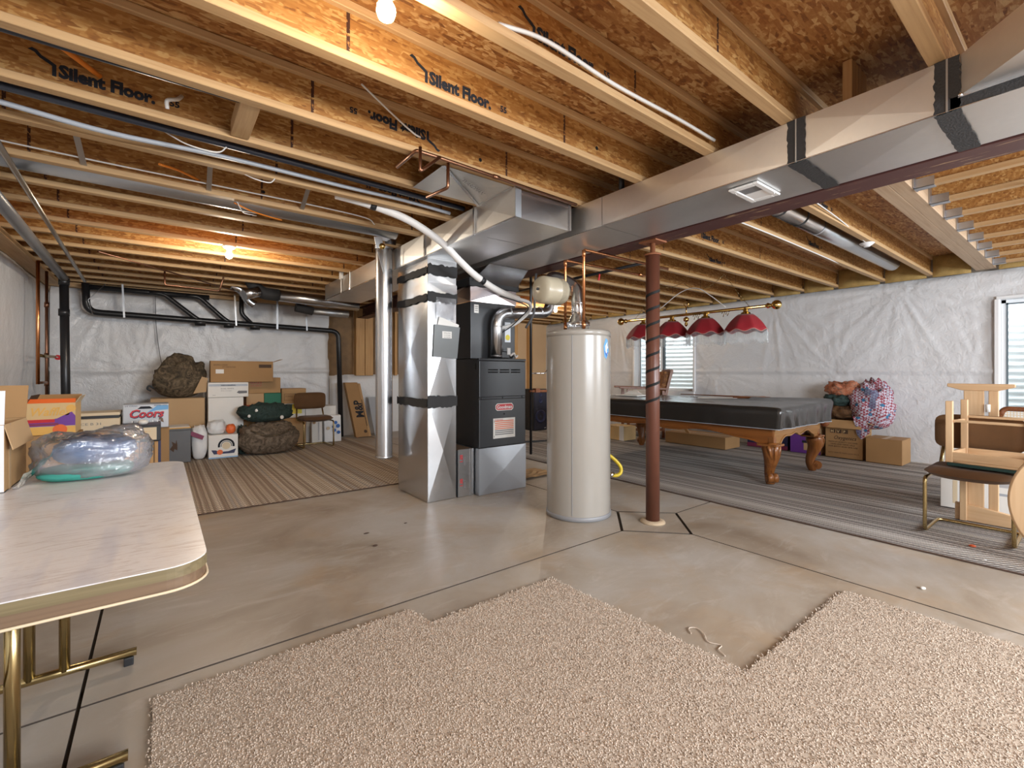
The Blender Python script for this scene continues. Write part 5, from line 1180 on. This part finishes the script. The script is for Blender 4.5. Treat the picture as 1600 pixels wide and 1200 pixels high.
# ================================================================== CHAIRS
def tube_chair(label, x, y, rz):
    t = thing('cantilever_chair', label, 'chair', (x, y, .013), 'brown cantilever chairs', rz)
    b = B(); b.tube(fillet([(-.215, .20, .41), (-.225, -.225, .41), (-.225, -.225, .013), (-.225, .215, .013), (.225, .215, .013), (.225, -.225, .013), (.225, -.225, .41), (.215, .20, .41)], .05, 5), .0125, 10); b.obj('frame', 'brass_dull', t, local=True)
    for s in (-1, 1):
        b = B(); b.tube(fillet([(s * .215, .12, .41), (s * .215, .225, .42), (s * .20, .275, .60)], .05, 5), .0125, 10); b.obj('back_support', 'brass_dull', t, local=True)
    b = B(); nx, ny = 14, 12; P = []
    def pad(w, d, h, c, crown, mat, nm, up=False, curv=0.):
        bb = B(); P = []; n1, n2 = 14, 10
        for side in (1, -1):
            for i in range(n1 + 1):
                for j in range(n2 + 1):
                    u, v = 2 * i / n1 - 1, 2 * j / n2 - 1
                    e = (1 - abs(u) ** 5) * (1 - abs(v) ** 5)
                    k = (abs(u) ** 6 + abs(v) ** 6) ** (1 / 6); r_ = max(abs(u), abs(v)); q = r_ / k if k > 1e-6 else 1
                    a, c_, t_ = u * w / 2 * q, v * d / 2 * q, side * h / 2 * e ** .4 + (crown * e if side > 0 else 0)
                    if up: P.append((c[0] + a, c[1] - t_ + curv * (1 - u * u), c[2] + c_))
                    else: P.append((c[0] + a, c[1] + c_, c[2] + t_ - curv * (1 - u * u)))
        m = (n1 + 1) * (n2 + 1); F = []
        for s_ in (0, m):
            for i in range(n1):
                for j in range(n2):
                    F.append((s_ + i * (n2 + 1) + j, s_ + (i + 1) * (n2 + 1) + j, s_ + (i + 1) * (n2 + 1) + j + 1, s_ + i * (n2 + 1) + j + 1))
        bb.add(P, F, True); return bb.obj(nm, mat, t, local=True)
    pad(.49, .47, .07, (0, -.01, .455), .015, 'velvet', 'seat', curv=.015)
    pad(.50, .27, .05, (0, .245, .72), .012, 'velvet', 'backrest', True, curv=.035)
    return t
tube_chair('brown velvet chair with a bright tube frame standing before the stored boxes', 1.985, 7.80, .04)
tube_chair('brown velvet chair with a brass tube frame at the right, carrying the upturned pine stool', 4.745, .60, -PI / 2)

# upturned pine stool on the right chair
st = thing('pine_stool', 'pale pine stool upside down on the brown chair at the right', 'stool', (4.78, .47, .505), None, 0)
sa = -.10; cA, sA = math.cos(sa), math.sin(sa)
def sp_(u, v, z): return Vector((4.77 + u * cA - v * sA, .49 + u * sA + v * cA, z))
def stick(nm, mat, p, q, w, h, up=(0, 0, 1)):
    b = B(); b.bar(sp_(*p), sp_(*q), w, h, up); b.obj(nm, mat, st, bev=.003, seg=1)
stick('seat_pad', 'green_felt', (-.19, 0, .527), (.19, 0, .527), .42, .022)
stick('seat_board', 'pine_y', (-.185, 0, .548), (.185, 0, .548), .40, .018)
for u, v in ((-.17, .20), (.17, .20), (-.17, -.20), (.17, -.20)): stick('leg', 'pine_z', (u, v, .54), (u, v, .99), .040, .040, (1, 0, 0))
for u in (-.175, .175): stick('apron', 'pine_y', (u, -.18, .587), (u, .18, .587), .022, .06)
for v in (-.20, .20): stick('apron', 'pine_x', (-.15, v, .587), (.15, v, .587), .022, .06)
for u in (-.17, .17): stick('stretcher', 'pine_y', (u, -.18, .845 if u < 0 else .86), (u, .18, .845 if u < 0 else .86), .018, .018)
stick('stretcher', 'pine_x', (-.15, .20, .835), (.15, .20, .835), .018, .018)
# trestle behind
tr = thing('pine_trestle', 'pale pine trestle table support standing behind the brown chair at the right', 'trestle', (5.16, .60, .013))
b = B(); b.prism([(-.19, 1.11), (.19, 1.11), (.19, 1.085), (.10, 1.055), (-.10, 1.055), (-.19, 1.085)], (5.14, .61, 0), (0, -1, 0), Z, X, .045); b.obj('top_bar', 'pine_y', tr, bev=.003, seg=1)
for v, w in ((.035, .115), (-.075, .055)): B().box(5.145, 5.175, .61 + v - w / 2, .61 + v + w / 2, .10, 1.056).obj('upright', 'pine_z', tr, bev=.003, seg=1)
b = B(); b.prism([(-.20, .014), (.30, .014), (.30, .06), (.12, .11), (-.08, .14), (-.20, .15)], (5.12, .55, 0), (0, -1, 0), Z, X, .04); b.obj('foot', 'pine_y', tr, bev=.003, seg=1)
B().box(5.10, 5.14, .68, .72, .014, .45).obj('post', 'pine_z', tr, bev=.003, seg=1)
B().lathe([(.014, -.03), (.014, .03)], (5.14, .565, .92), 12).obj('dowel', 'white_warm', tr)
t = carton('white_box', 'white carton standing on the rug behind the pine trestle', 5.5, 5.95, .30, .90, .014, .79, 'white_warm', None, False)
pr(t, rect(.17, .06), 5.4995, .55, .25, 'silver_print', right=(0, -1, 0)); pr(t, rect(.17, .02), 5.4995, .55, .18, 'conduit', right=(0, -1, 0)); pr(t, rect(.03, .20), 5.4995, .82, .06, 'cream', 'torn_edge', right=(0, -1, 0))
# cane back chair
cn = thing('cane_chair', 'brown wooden chair with a woven cane back by the right window', 'chair', (6.15, .35, .013))
for y in (.10, .60): B().tube(fillet([(6.15, y, .014), (6.13, y, .45), (6.18, y, .84)], .1), .018, 10).obj('back_post', 'dark_wood', cn)
B().tube(fillet([(6.18, .60, .80), (6.19, .58, .865), (6.19, .12, .865), (6.18, .10, .80)], .05), .022, 10).obj('top_rail', 'dark_wood', cn)
B().tube([(6.145, .60, .56), (6.145, .10, .56)], .018, 10).obj('lower_rail', 'dark_wood', cn)
for k in range(24): B().bar((6.172, .115 + .02 * k, .57), (6.185, .115 + .02 * k, .85), .007, .003, (1, 0, 0)).obj('cane_strand', 'cream', cn)
for k in range(13): B().bar((6.170 + .001 * k, .11, .58 + .021 * k), (6.170 + .001 * k, .59, .58 + .021 * k), .003, .007, (0, 0, 1)).obj('cane_strand', 'cream', cn)
B().box(6.13, 6.56, .10, .60, .44, .475).obj('seat', 'velvet', cn, bev=.012)
for y in (.12, .58): B().tube([(6.52, y, .44), (6.54, y, .014)], .017, 10).obj('front_leg', 'dark_wood', cn)
# round table top on edge
t = thing('round_board', 'pale round wooden table top standing on edge at the right border', 'board', (4.13, -.045, .013))
b = B(); b.lathe([(.403, -.016), (.415, -.008), (.415, .008), (.403, .016)], (4.13, -.045, .428), 64, 'x'); b.obj('disc', 'pine_z', t)
B().box(4.15, 4.18, -.35, .25, .36, .44).obj('cleat', 'pine_y', t, bev=.003)

# ================================================================== POOL TABLE
pt = thing('pool_table', 'carved oak pool table with claw legs under a black vinyl cover', 'table', (5.72, 3.42, .013))
ax0, ax1, ay0, ay1 = 5.10, 6.34, 2.13, 4.72
def scallop(L, n=40, end=.17):
    """lower edge of an apron of length L"""
    out = []
    for k in range(n + 1):
        s = L * k / n
        if s < end or s > L - end: z = .0
        else:
            u = (s - end) / (L - 2 * end); z = .098 * math.sin(PI * u) ** .35 - .034 * math.exp(-((u - .5) / .10) ** 2) + .012 * math.sin(6 * PI * u)
        out.append((s, z))
    return out
def apron(o, d, L, n, mat):
    b = B(); low = scallop(L); b.prism(low + [(L, .20), (0, .20)], o, d, Vector((-n[0] * -.12, -n[1] * -.12, 1)), tuple(-k for k in n), .03); a = b.obj('apron', mat, pt, bev=.002, seg=1)
    b = B(); b.tube([Vector(o) + Vector(d) * s + Vector((n[0] * (.12 * z + .004), n[1] * (.12 * z + .004), z + .004)) for s, z in low], .010, 8); b.obj('moulding', mat, a)
apron((ax0, ay1, .435), (0, -1, 0), ay1 - ay0, (-1, 0, 0), 'oak'); apron((ax1, ay0, .435), (0, 1, 0), ay1 - ay0, (1, 0, 0), 'oak')
apron((ax0, ay0, .435), (1, 0, 0), ax1 - ax0, (0, -1, 0), 'oak_end'); apron((ax1, ay1, .435), (-1, 0, 0), ax1 - ax0, (0, 1, 0), 'oak_end')
B().box(ax0 + .03, ax1 - .03, ay0 + .03, ay1 - .03, .52, .80).obj('bed', 'black', pt)
for cx, cy in ((ax0 + .02, ay0 + .02), (ax1 - .02, ay0 + .02), (ax0 + .02, ay1 - .02), (ax1 - .02, ay1 - .02)):
    sx, sy = (-1 if cx < 5.7 else 1), (-1 if cy < 3.4 else 1)
    B().box(cx - .03, cx + .03, cy - .03, cy + .03, .45, .64).obj('corner_block', 'oak_leg', pt, bev=.008)
    r = Vector((sx, sy, 0)).normalized(); base = Vector((cx, cy, 0)) - r * .07; sd_ = Vector((-r.y, r.x, 0))
    prof = [(.035, .425, .088), (.052, .385, .092), (.058, .33, .084), (.045, .27, .070), (.018, .20, .056), (.0, .14, .048), (.004, .09, .047), (.022, .05, .050), (.03, .013, .040)]
    P = [base + r * a + Z * z for a, z, w in prof]; cs = curve([tuple(p) for p in P], 3); W = []
    for i in range(len(prof) - 1):
        for k in range(3): W.append(prof[i][2] + (prof[i + 1][2] - prof[i][2]) * k / 3)
    W.append(prof[-1][2])
    lg = B().tube(cs, W, 14).obj('leg', 'oak_leg', pt)
    B().box(base.x + r.x * .03 - .10, base.x + r.x * .03 + .10, base.y + r.y * .03 - .10, base.y + r.y * .03 + .10, .42, .445).obj('cap', 'oak_leg', lg, bev=.008)
    c0 = base + r * .062 + Z * .085
    b = B()
    for s in (-1, 1):
        for rr_, off in ((.050, .052), (.032, .060), (.015, .066)):
            b.tube([c0 + sd_ * 0, c0 + sd_ * s * off], rr_, 16)
    b.obj('scroll_foot', 'oak_leg', lg)
    for s in (-1, 0, 1):
        b = B(); pp = [base + r * (a + w * (.98 if s == 0 else .80)) + sd_ * s * w * (.62 - .10 * k) + Z * z for k, (a, z, w) in enumerate(prof[:6])]
        b.tube(curve([tuple(p) for p in pp], 4), [.019 - .0006 * k for k in range(21)], 8); b.obj('carved_leaf', 'oak_leg', lg)
for cx, cy in ((ax1 + .02, 2.35), (ax1 + .04, 2.08)): 
    b = B(); b.ball((cx, cy, .60), .05, 10, 8, (1, 1, 1.2)); b.obj('pocket_leather', 'dark_wood', pt)
# loose vinyl cover
cv = thing('table_cover', 'black vinyl cover draped over the pool table', 'cover', (5.72, 3.42, .61))
qx0, qx1, qy0, qy1 = 4.985, 6.455, 2.01, 4.85
per = []
def seg_(a, b2, n): return [(a[0] + (b2[0] - a[0]) * k / n, a[1] + (b2[1] - a[1]) * k / n) for k in range(n)]
per = seg_((qx0, qy0), (qx1, qy0), 48) + seg_((qx1, qy0), (qx1, qy1), 70) + seg_((qx1, qy1), (qx0, qy1), 48) + seg_((qx0, qy1), (qx0, qy0), 70)
n = len(per); rows = []; cxm, cym = (qx0 + qx1) / 2, (qy0 + qy1) / 2
for ri, (ins, z) in enumerate(((.40, .838), (.14, .842), (.06, .838), (.015, .828), (.0, .80), (.004, .75), (.010, .70), (.016, .655), (.02, .612))):
    row = []
    for k, (x, y) in enumerate(per):
        if ins >= .4: fx = fy = .45
        else: fx = 1 - ins / (.5 * (qx1 - qx0)); fy = 1 - ins / (.5 * (qy1 - qy0))
        px_, py_ = cxm + (x - cxm) * fx, cym + (y - cym) * fy
        d = Vector((x - cxm, y - cym)); ed = Vector((d.x if abs(d.x) / (qx1 - qx0) > abs(d.y) / (qy1 - qy0) else 0, d.y if abs(d.x) / (qx1 - qx0) <= abs(d.y) / (qy1 - qy0) else 0)).normalized()
        if ri >= 4:
            end = abs(ed.y); w = (.040 if end else .010) * (ri - 3) / 5
            f = w * (mnoise.noise((x * 6, y * 6, 3)) + .7 * mnoise.noise((x * 14 + z * 6, y * 14, z * 5)))
            px_ += ed.x * f; py_ += ed.y * f
        zz = z + (.006 * mnoise.noise((x * 3, y * 3, 1)) if ri < 4 else 0)
        if y < qy0 + .01 and ri < 8: zz += .045 * ((x - qx0) / (qx1 - qx0)) ** 3
        row.append((px_, py_, zz))
    rows.append(row)
b = B(); b.add([p for r_ in rows for p in r_], [(i * n + k, i * n + (k + 1) % n, (i + 1) * n + (k + 1) % n, (i + 1) * n + k) for i in range(len(rows) - 1) for k in range(n)] + [tuple(range(n))], True)
b.obj('drape', 'vinyl', cv)
b = B(); b.tube([Vector(rows[-1][k % n]) for k in range(n + 1)], .004, 5); b.obj('hem', 'conduit', cv)
def flat(name, label, cat, x0, x1, y0, y1, z0, z1, mat, rz=0.):
    t = thing(name, label, cat, ((x0 + x1) / 2, (y0 + y1) / 2, z0)); B().box(x0, x1, y0, y1, z0, z1).obj('sheet', mat, t, bev=.002, seg=1); return t
t = flat('paper_stack', 'white papers lying on the pool table cover left of the post', 'paper', 5.55, 5.95, 4.2, 4.6, .848, .862, 'white_warm')
b = B(); b.prism([(0, 0), (.35, 0), (.25, .055), (.10, .055)], (5.75, 4.6, .863), (0, -1, 0), Z, X, .02); b.obj('folded_page', 'white_warm', t)
flat('paper_sheet', 'white sheet lying on the pool table cover right of the post', 'paper', 5.9, 6.25, 3.0, 3.45, .848, .858, 'white_warm')
t = flat('wooden_tray', 'small orange-brown wooden tray on the far side of the pool table', 'tray', 6.10, 6.35, 2.75, 3.0, .848, .885, 'oak')
B().box(6.08, 6.10, 2.70, 3.05, .86, .875).obj('handle', 'dark_wood', t)
t = thing('cue_stick', 'thin brown cue lying along the far edge of the pool table cover', 'cue', (6.3, 3.4, .86)); B().tube([(6.38, 2.7, .866), (6.36, 4.0, .866)], [.012, .007], 8).obj('shaft', 'dark_wood', t); B().tube([(6.36, 4.0, .866), (6.3595, 4.03, .866)], .007, 8).obj('tip', 'white', t)

# ================================================================== BILLIARD LAMP
bl = thing('billiard_lamp', 'brass bar lamp with four red fringed shades over the pool table', 'lamp', (5.7, 3.47, 1.99))
LX, LZ = 5.70, 1.99
B().tube([(LX, 2.46, LZ), (LX, 4.50, LZ)], .019, 14).obj('bar', 'brass', bl)
for y, s in ((2.46, -1), (4.50, 1)):
    B().lathe([(.022, 0), (.034, .02 * s), (.022, .05 * s), (.018, .07 * s)], (LX, y, LZ), 14, 'y').obj('collar', 'brass', bl)
    B().ball((LX, y + s * .115, LZ), .055, 18, 12).obj('ball_end', 'brass', bl)
for y in (4.20, 3.72, 3.22, 2.70):
    B().lathe([(.022, 1.99), (.030, 1.96), (.026, 1.945), (.050, 1.935), (.062, 1.91), (.085, 1.905)], (LX, y, 0), 18).obj('gallery', 'brass', bl)
    b = B(); P = []; na, nr = 64, 7
    for j in range(nr + 1):
        v = j / nr
        for k in range(na):
            a = 2 * PI * k / na; seg_a = (a % (PI / 4)) - PI / 8; pol = math.cos(PI / 8) / math.cos(seg_a)
            r_ = (.088 + (.252 - .088) * v + .016 * math.sin(PI * v)) * (pol * .75 + .25 - .012 * v * math.cos(8 * a))
            z = 1.912 - .205 * v ** 1.1 + v * v * .016 * math.cos(8 * a)
            P.append((LX + r_ * math.cos(a), y + r_ * math.sin(a), z))
    b.add(P, [(j * na + k, j * na + (k + 1) % na, (j + 1) * na + (k + 1) % na, (j + 1) * na + k) for j in range(nr) for k in range(na)], True)
    sh = b.obj('shade', 'shade_red', bl)
    mo = sh.modifiers.new('thick', 'SOLIDIFY'); mo.thickness = .003
    low = P[nr * na:]
    B().tube([Vector(p) for p in low + low[:1]], .004, 6).obj('piping', 'shade_trim', sh)
    b = B(); rr_ = random.Random(int(y * 100))
    for k in range(0, 150):
        p = Vector(low[int(k * na / 150)]); q = Vector(low[(int(k * na / 150) + 1) % na]); p = p.lerp(q, (k * na / 150) % 1)
        b.tube([p, p + Z * -.07, p + Z * -(.125 + rr_.uniform(0, .02))], [.0022, .0018, .0032], 4, False)
    stuff(b.obj('bead_fringe', 'bead', sh, fix=False))
for k, (y, z0) in enumerate(((3.50, 2.10),)):
    b = B(); b.tube([(LX, y, LZ), (LX, y, z0)], .008, 8); b.tube([(LX, y + .035 * math.cos(a), z0 + .035 + .035 * math.sin(a)) for a in [2 * PI * q / 16 for q in range(17)]], .006, 8); b.obj('centre_hook', 'brass', bl)
    b = B(); b.lathe([(.012, LZ - .03), (.038, LZ - .055), (.036, LZ - .085), (.012, LZ - .10), (.022, LZ - .12), (.02, LZ - .145), (.004, LZ - .165)], (LX, y, 0), 14); b.obj('drop_finial', 'brass', bl)
for y in (2.95, 3.98, 3.35):
    b = B()
    for q in range(6): b.tube([(LX + .01, y + .018 * q - .05, LZ - .035 - .02 * math.sin(q * 1.9) + .02), (LX + .015, y + .018 * q - .03, LZ - .05 + .03 * math.cos(q * 2.3))], .005, 6)
    b.obj('leaf_ornament', 'brass_dull', bl)
def chain(par, pts, mat='brass_dull'):
    cp = curve(pts, 10); b = B(); L = 0
    i = 0; q = cp[0]
    for p0, p1 in zip(cp[:-1], cp[1:]):
        nseg_ = max(1, int((p1 - p0).length / .03))
        for s in range(nseg_):
            a_, c_ = p0.lerp(p1, s / nseg_), p0.lerp(p1, (s + .85) / nseg_); m_ = (a_ + c_) / 2
            d = (c_ - a_); sd2 = d.cross(Z if i % 2 else X); sd2 = sd2.normalized() * .008 if sd2.length > 1e-6 else Vector((.008, 0, 0))
            b.tube([a_, m_ + sd2, c_, m_ - sd2, a_], .0025, 4, False); i += 1
    return stuff(b.obj('chain', mat, par, fix=False))
chain(bl, [(LX, 2.66, LZ + .02), (LX, 2.80, 2.20), (LX, 2.97, 2.45)])
chain(bl, [(LX, 4.35, LZ + .02), (LX, 4.15, 2.2), (LX, 3.95, 2.45)])
chain(bl, [(LX, 2.97, 2.45), (LX, 3.10, 2.36), (LX, 3.25, 2.31), (LX, 3.42, 2.34), (LX, 3.55, 2.43)])
chain(bl, [(LX, 3.55, 2.43), (LX, 3.75, 2.40), (LX, 3.95, 2.45)])
B().tube(curve([(LX, 4.25, 2.02), (LX, 3.95, 2.10), (LX, 3.6, 2.30), (LX, 3.35, 2.33), (LX, 3.15, 2.20), (LX, 2.95, 2.03)], 8), .006, 6).obj('lamp_cord', 'white_wire', bl)

# ================================================================== THINGS BY THE RIGHT WALL
MX = (0, -1, 0)
t = carton('moving_box', 'tall open brown box with printed lettering under the quilts by the right wall', 7.49, 7.88, 2.0, 2.43, .014, .54, 'card_dark', None, False, [('-x', 2.7, .12, 'card_dark'), ('-y', 1.9, .12, 'card'), ('+y', .5, .14, 'card_dark')])
for k, ch in enumerate('MVP'):
    f_ = pr(t, rect(.062, .052), 7.4885, 2.375 - .075 * k, .355, 'ink_brown', right=MX); tx(t, ch, .05, 7.4878, 2.368 - .075 * k, .363, 'tan_print', right=MX, bold=.001)
tx(t, 'Oxygenics', .075, 7.4885, 2.335, .27, 'ink_brown', right=MX, shear=.3, width=.26)
for k, s in enumerate(('PREMIUM QUALITY SHOWER', 'HEAD AND HAND HELD', 'FOR BATH AND SPA USE')): tx(t, s, .026, 7.4885, 2.395 - .03 * (k % 2), .225 - .032 * k, 'ink_brown', right=MX, width=.34 - .06 * (k % 2))
tx(t, 'QTY DATE NO LOT PCS', .024, 7.4885, 2.40, .075, 'ink_brown', right=MX, width=.36)
t = carton('cardboard_box', 'low brown taped box at the right end of the boxes by the right wall', 7.455, 7.86, 1.575, 1.955, .014, .335, 'card_dark')
t = carton('purple_box', 'tan and purple printed carton between the pool table legs and the tall open box', 7.52, 7.88, 2.50, 2.90, .014, .54, 'card_light', None, False)
pr(t, [(0, 0), (.40, 0), (.40, .22), (.33, .34), (.12, .30), (0, .26)], 7.5195, 2.90, .014, 'purple', right=MX); pr(t, rect(.17, .11), 7.5188, 2.72, .06, 'card_light', right=MX); pr(t, rect(.16, .035), 7.518, 2.74, .165, 'ink', right=MX)
t = carton('dark_box', 'dark blue and red printed carton behind the pool table leg', 7.55, 7.88, 2.95, 3.55, .014, .36, 'navy', None, False)
pr(t, rect(.60, .06), 7.5495, 3.55, .016, 'maroon', right=MX); tx(t, 'AUDIO', .12, 7.549, 3.40, .14, 'sky_blue', right=MX, width=.34)
t = carton('flat_box', 'long low cardboard box lying on the rug beyond the pool table', 6.85, 7.3, 3.55, 4.6, .016, .20, 'card_dark')
B().bar((6.93, 4.28, .28), (6.90, 4.06, .02), .05, .02, (1, 0, 0)).obj('flap', 'card', t)
t = carton('small_box', 'small tan carton with a white end on the rug beyond the water heater', 6.35, 6.68, 5.08, 5.5, .016, .26, 'tan_print', None, False); pr(t, rect(.10, .256), 6.3495, 5.18, .016, 'white', right=MX)
lump('blanket', 'dark brown blanket stuffed in the tall open box', 'blanket', (7.66, 2.28, .545), .15, .17, .20, 'brown_blanket', .25, 2.5, 81, fold=.10)
lump('blanket', 'dark green blanket under the rust coloured quilt', 'blanket', (7.66, 2.33, .72), .15, .17, .18, 'jacket', .2, 2.5, 91, fold=.10)
lump('quilt', 'rust coloured printed quilt heaped on top of the tall open box', 'quilt', (7.68, 2.26, .86), .16, .23, .21, 'rust_quilt', .22, 2.3, 101, fold=.12)
t = lump('quilt', 'pink plaid quilt with blue stars spilling over the tall open box', 'quilt', (7.67, 1.95, .43), .20, .25, .62, 'quilt', .20, 2.0, 111, fold=.12)
b = B(); P = []
for i in range(9):
    for j in range(7): P.append((7.455 - .012 * mnoise.noise((i * .7, j * .7, 5)), 2.10 - .14 * j / 6 - .05 * i / 8 + .02 * mnoise.noise((i * .5, j, 1)), .60 - .30 * i / 8 * (1 - .5 * abs(j / 6 - .35))))
b.add(P, [(i * 7 + j, (i + 1) * 7 + j, (i + 1) * 7 + j + 1, i * 7 + j + 1) for i in range(8) for j in range(6)], True); b.obj('hanging_corner', 'quilt', t)
# morris chair by the far window
ac = thing('arm_chair', 'tall wooden armchair with floral cushions in front of the far window', 'chair', (7.2, 5.32, .016), None, -2.3); ac.scale = (1, 1, 1.24)
for x in (-.31, .31):
    for y in (-.32, .30): B().box(x - .025, x + .025, y - .025, y + .025, 0, .71 if y < 0 else .69).obj('leg', 'dark_wood', ac, local=True, bev=.004)
    b = B(); b.bar((x, -.48, .735), (x, .36, .715), .09, .03); b.obj('arm', 'dark_wood', ac, local=True, bev=.008)
    B().box(x - .015, x + .015, -.30, .30, .30, .36).obj('side_rail', 'dark_wood', ac, local=True)
    B().box(x - .015, x + .015, -.30, .30, .10, .14).obj('side_rail', 'dark_wood', ac, local=True)
B().box(-.31, .31, -.34, -.30, .28, .35).obj('front_rail', 'dark_wood', ac, local=True)
b = B(); b.box(-.28, .28, -.33, .26, .35, .47); b.obj('seat_cushion', 'floral', ac, local=True, bev=.03, seg=3)
b = B(); b.obox((0, .30, .70), (.275, 0, 0), (0, .05, -.018), (0, .09, .26)); b.obj('back_cushion', 'floral', ac, local=True, bev=.03, seg=3)
for x in (-.29, .29): b = B(); b.bar((x, .28, .40), (x, .46, .99), .035, .05, (0, 1, 0)); b.obj('back_post', 'dark_wood', ac, local=True, bev=.006)
b = B(); b.bar((-.31, .46, .97), (.31, .46, .97), .04, .06); b.obj('top_rail', 'dark_wood', ac, local=True, bev=.01)
# loudspeaker
sk = thing('loudspeaker', 'tall dark blue-black loudspeaker cabinet beyond the furnace', 'speaker', (6.2, 7.25, .014))
B().box(6.02, 6.38, 7.10, 7.45, .014, .86).obj('cabinet', 'black', sk, bev=.006)
B().box(6.03, 6.37, 7.085, 7.10, .03, .845).obj('grille', 'speaker', sk, bev=.004)
for z, r_ in ((.30, .135), (.62, .045), (.74, .03)):
    B().lathe([(r_, 0), (r_, -.006), (r_ * .86, -.008), (r_ * .80, -.003), (r_ * .3, .002), (.01, -.003)], (6.2, 7.086, z), 24, 'y').obj('driver', 'navy', sk)
B().box(6.30, 6.345, 7.082, 7.086, .05, .065).obj('nameplate', 'silver_print', sk)
t = thing('floor_bar', 'thin black bar lying on the rug beyond the furnace', 'bar', (5.2, 6.2, .014)); B().bar((4.9, 6.0, .028), (5.7, 5.75, .028), .03, .025).obj('bar', 'black', t, bev=.003); B().bar((5.7, 5.75, .028), (5.72, 5.744, .028), .034, .029).obj('end_cap', 'abs', t)
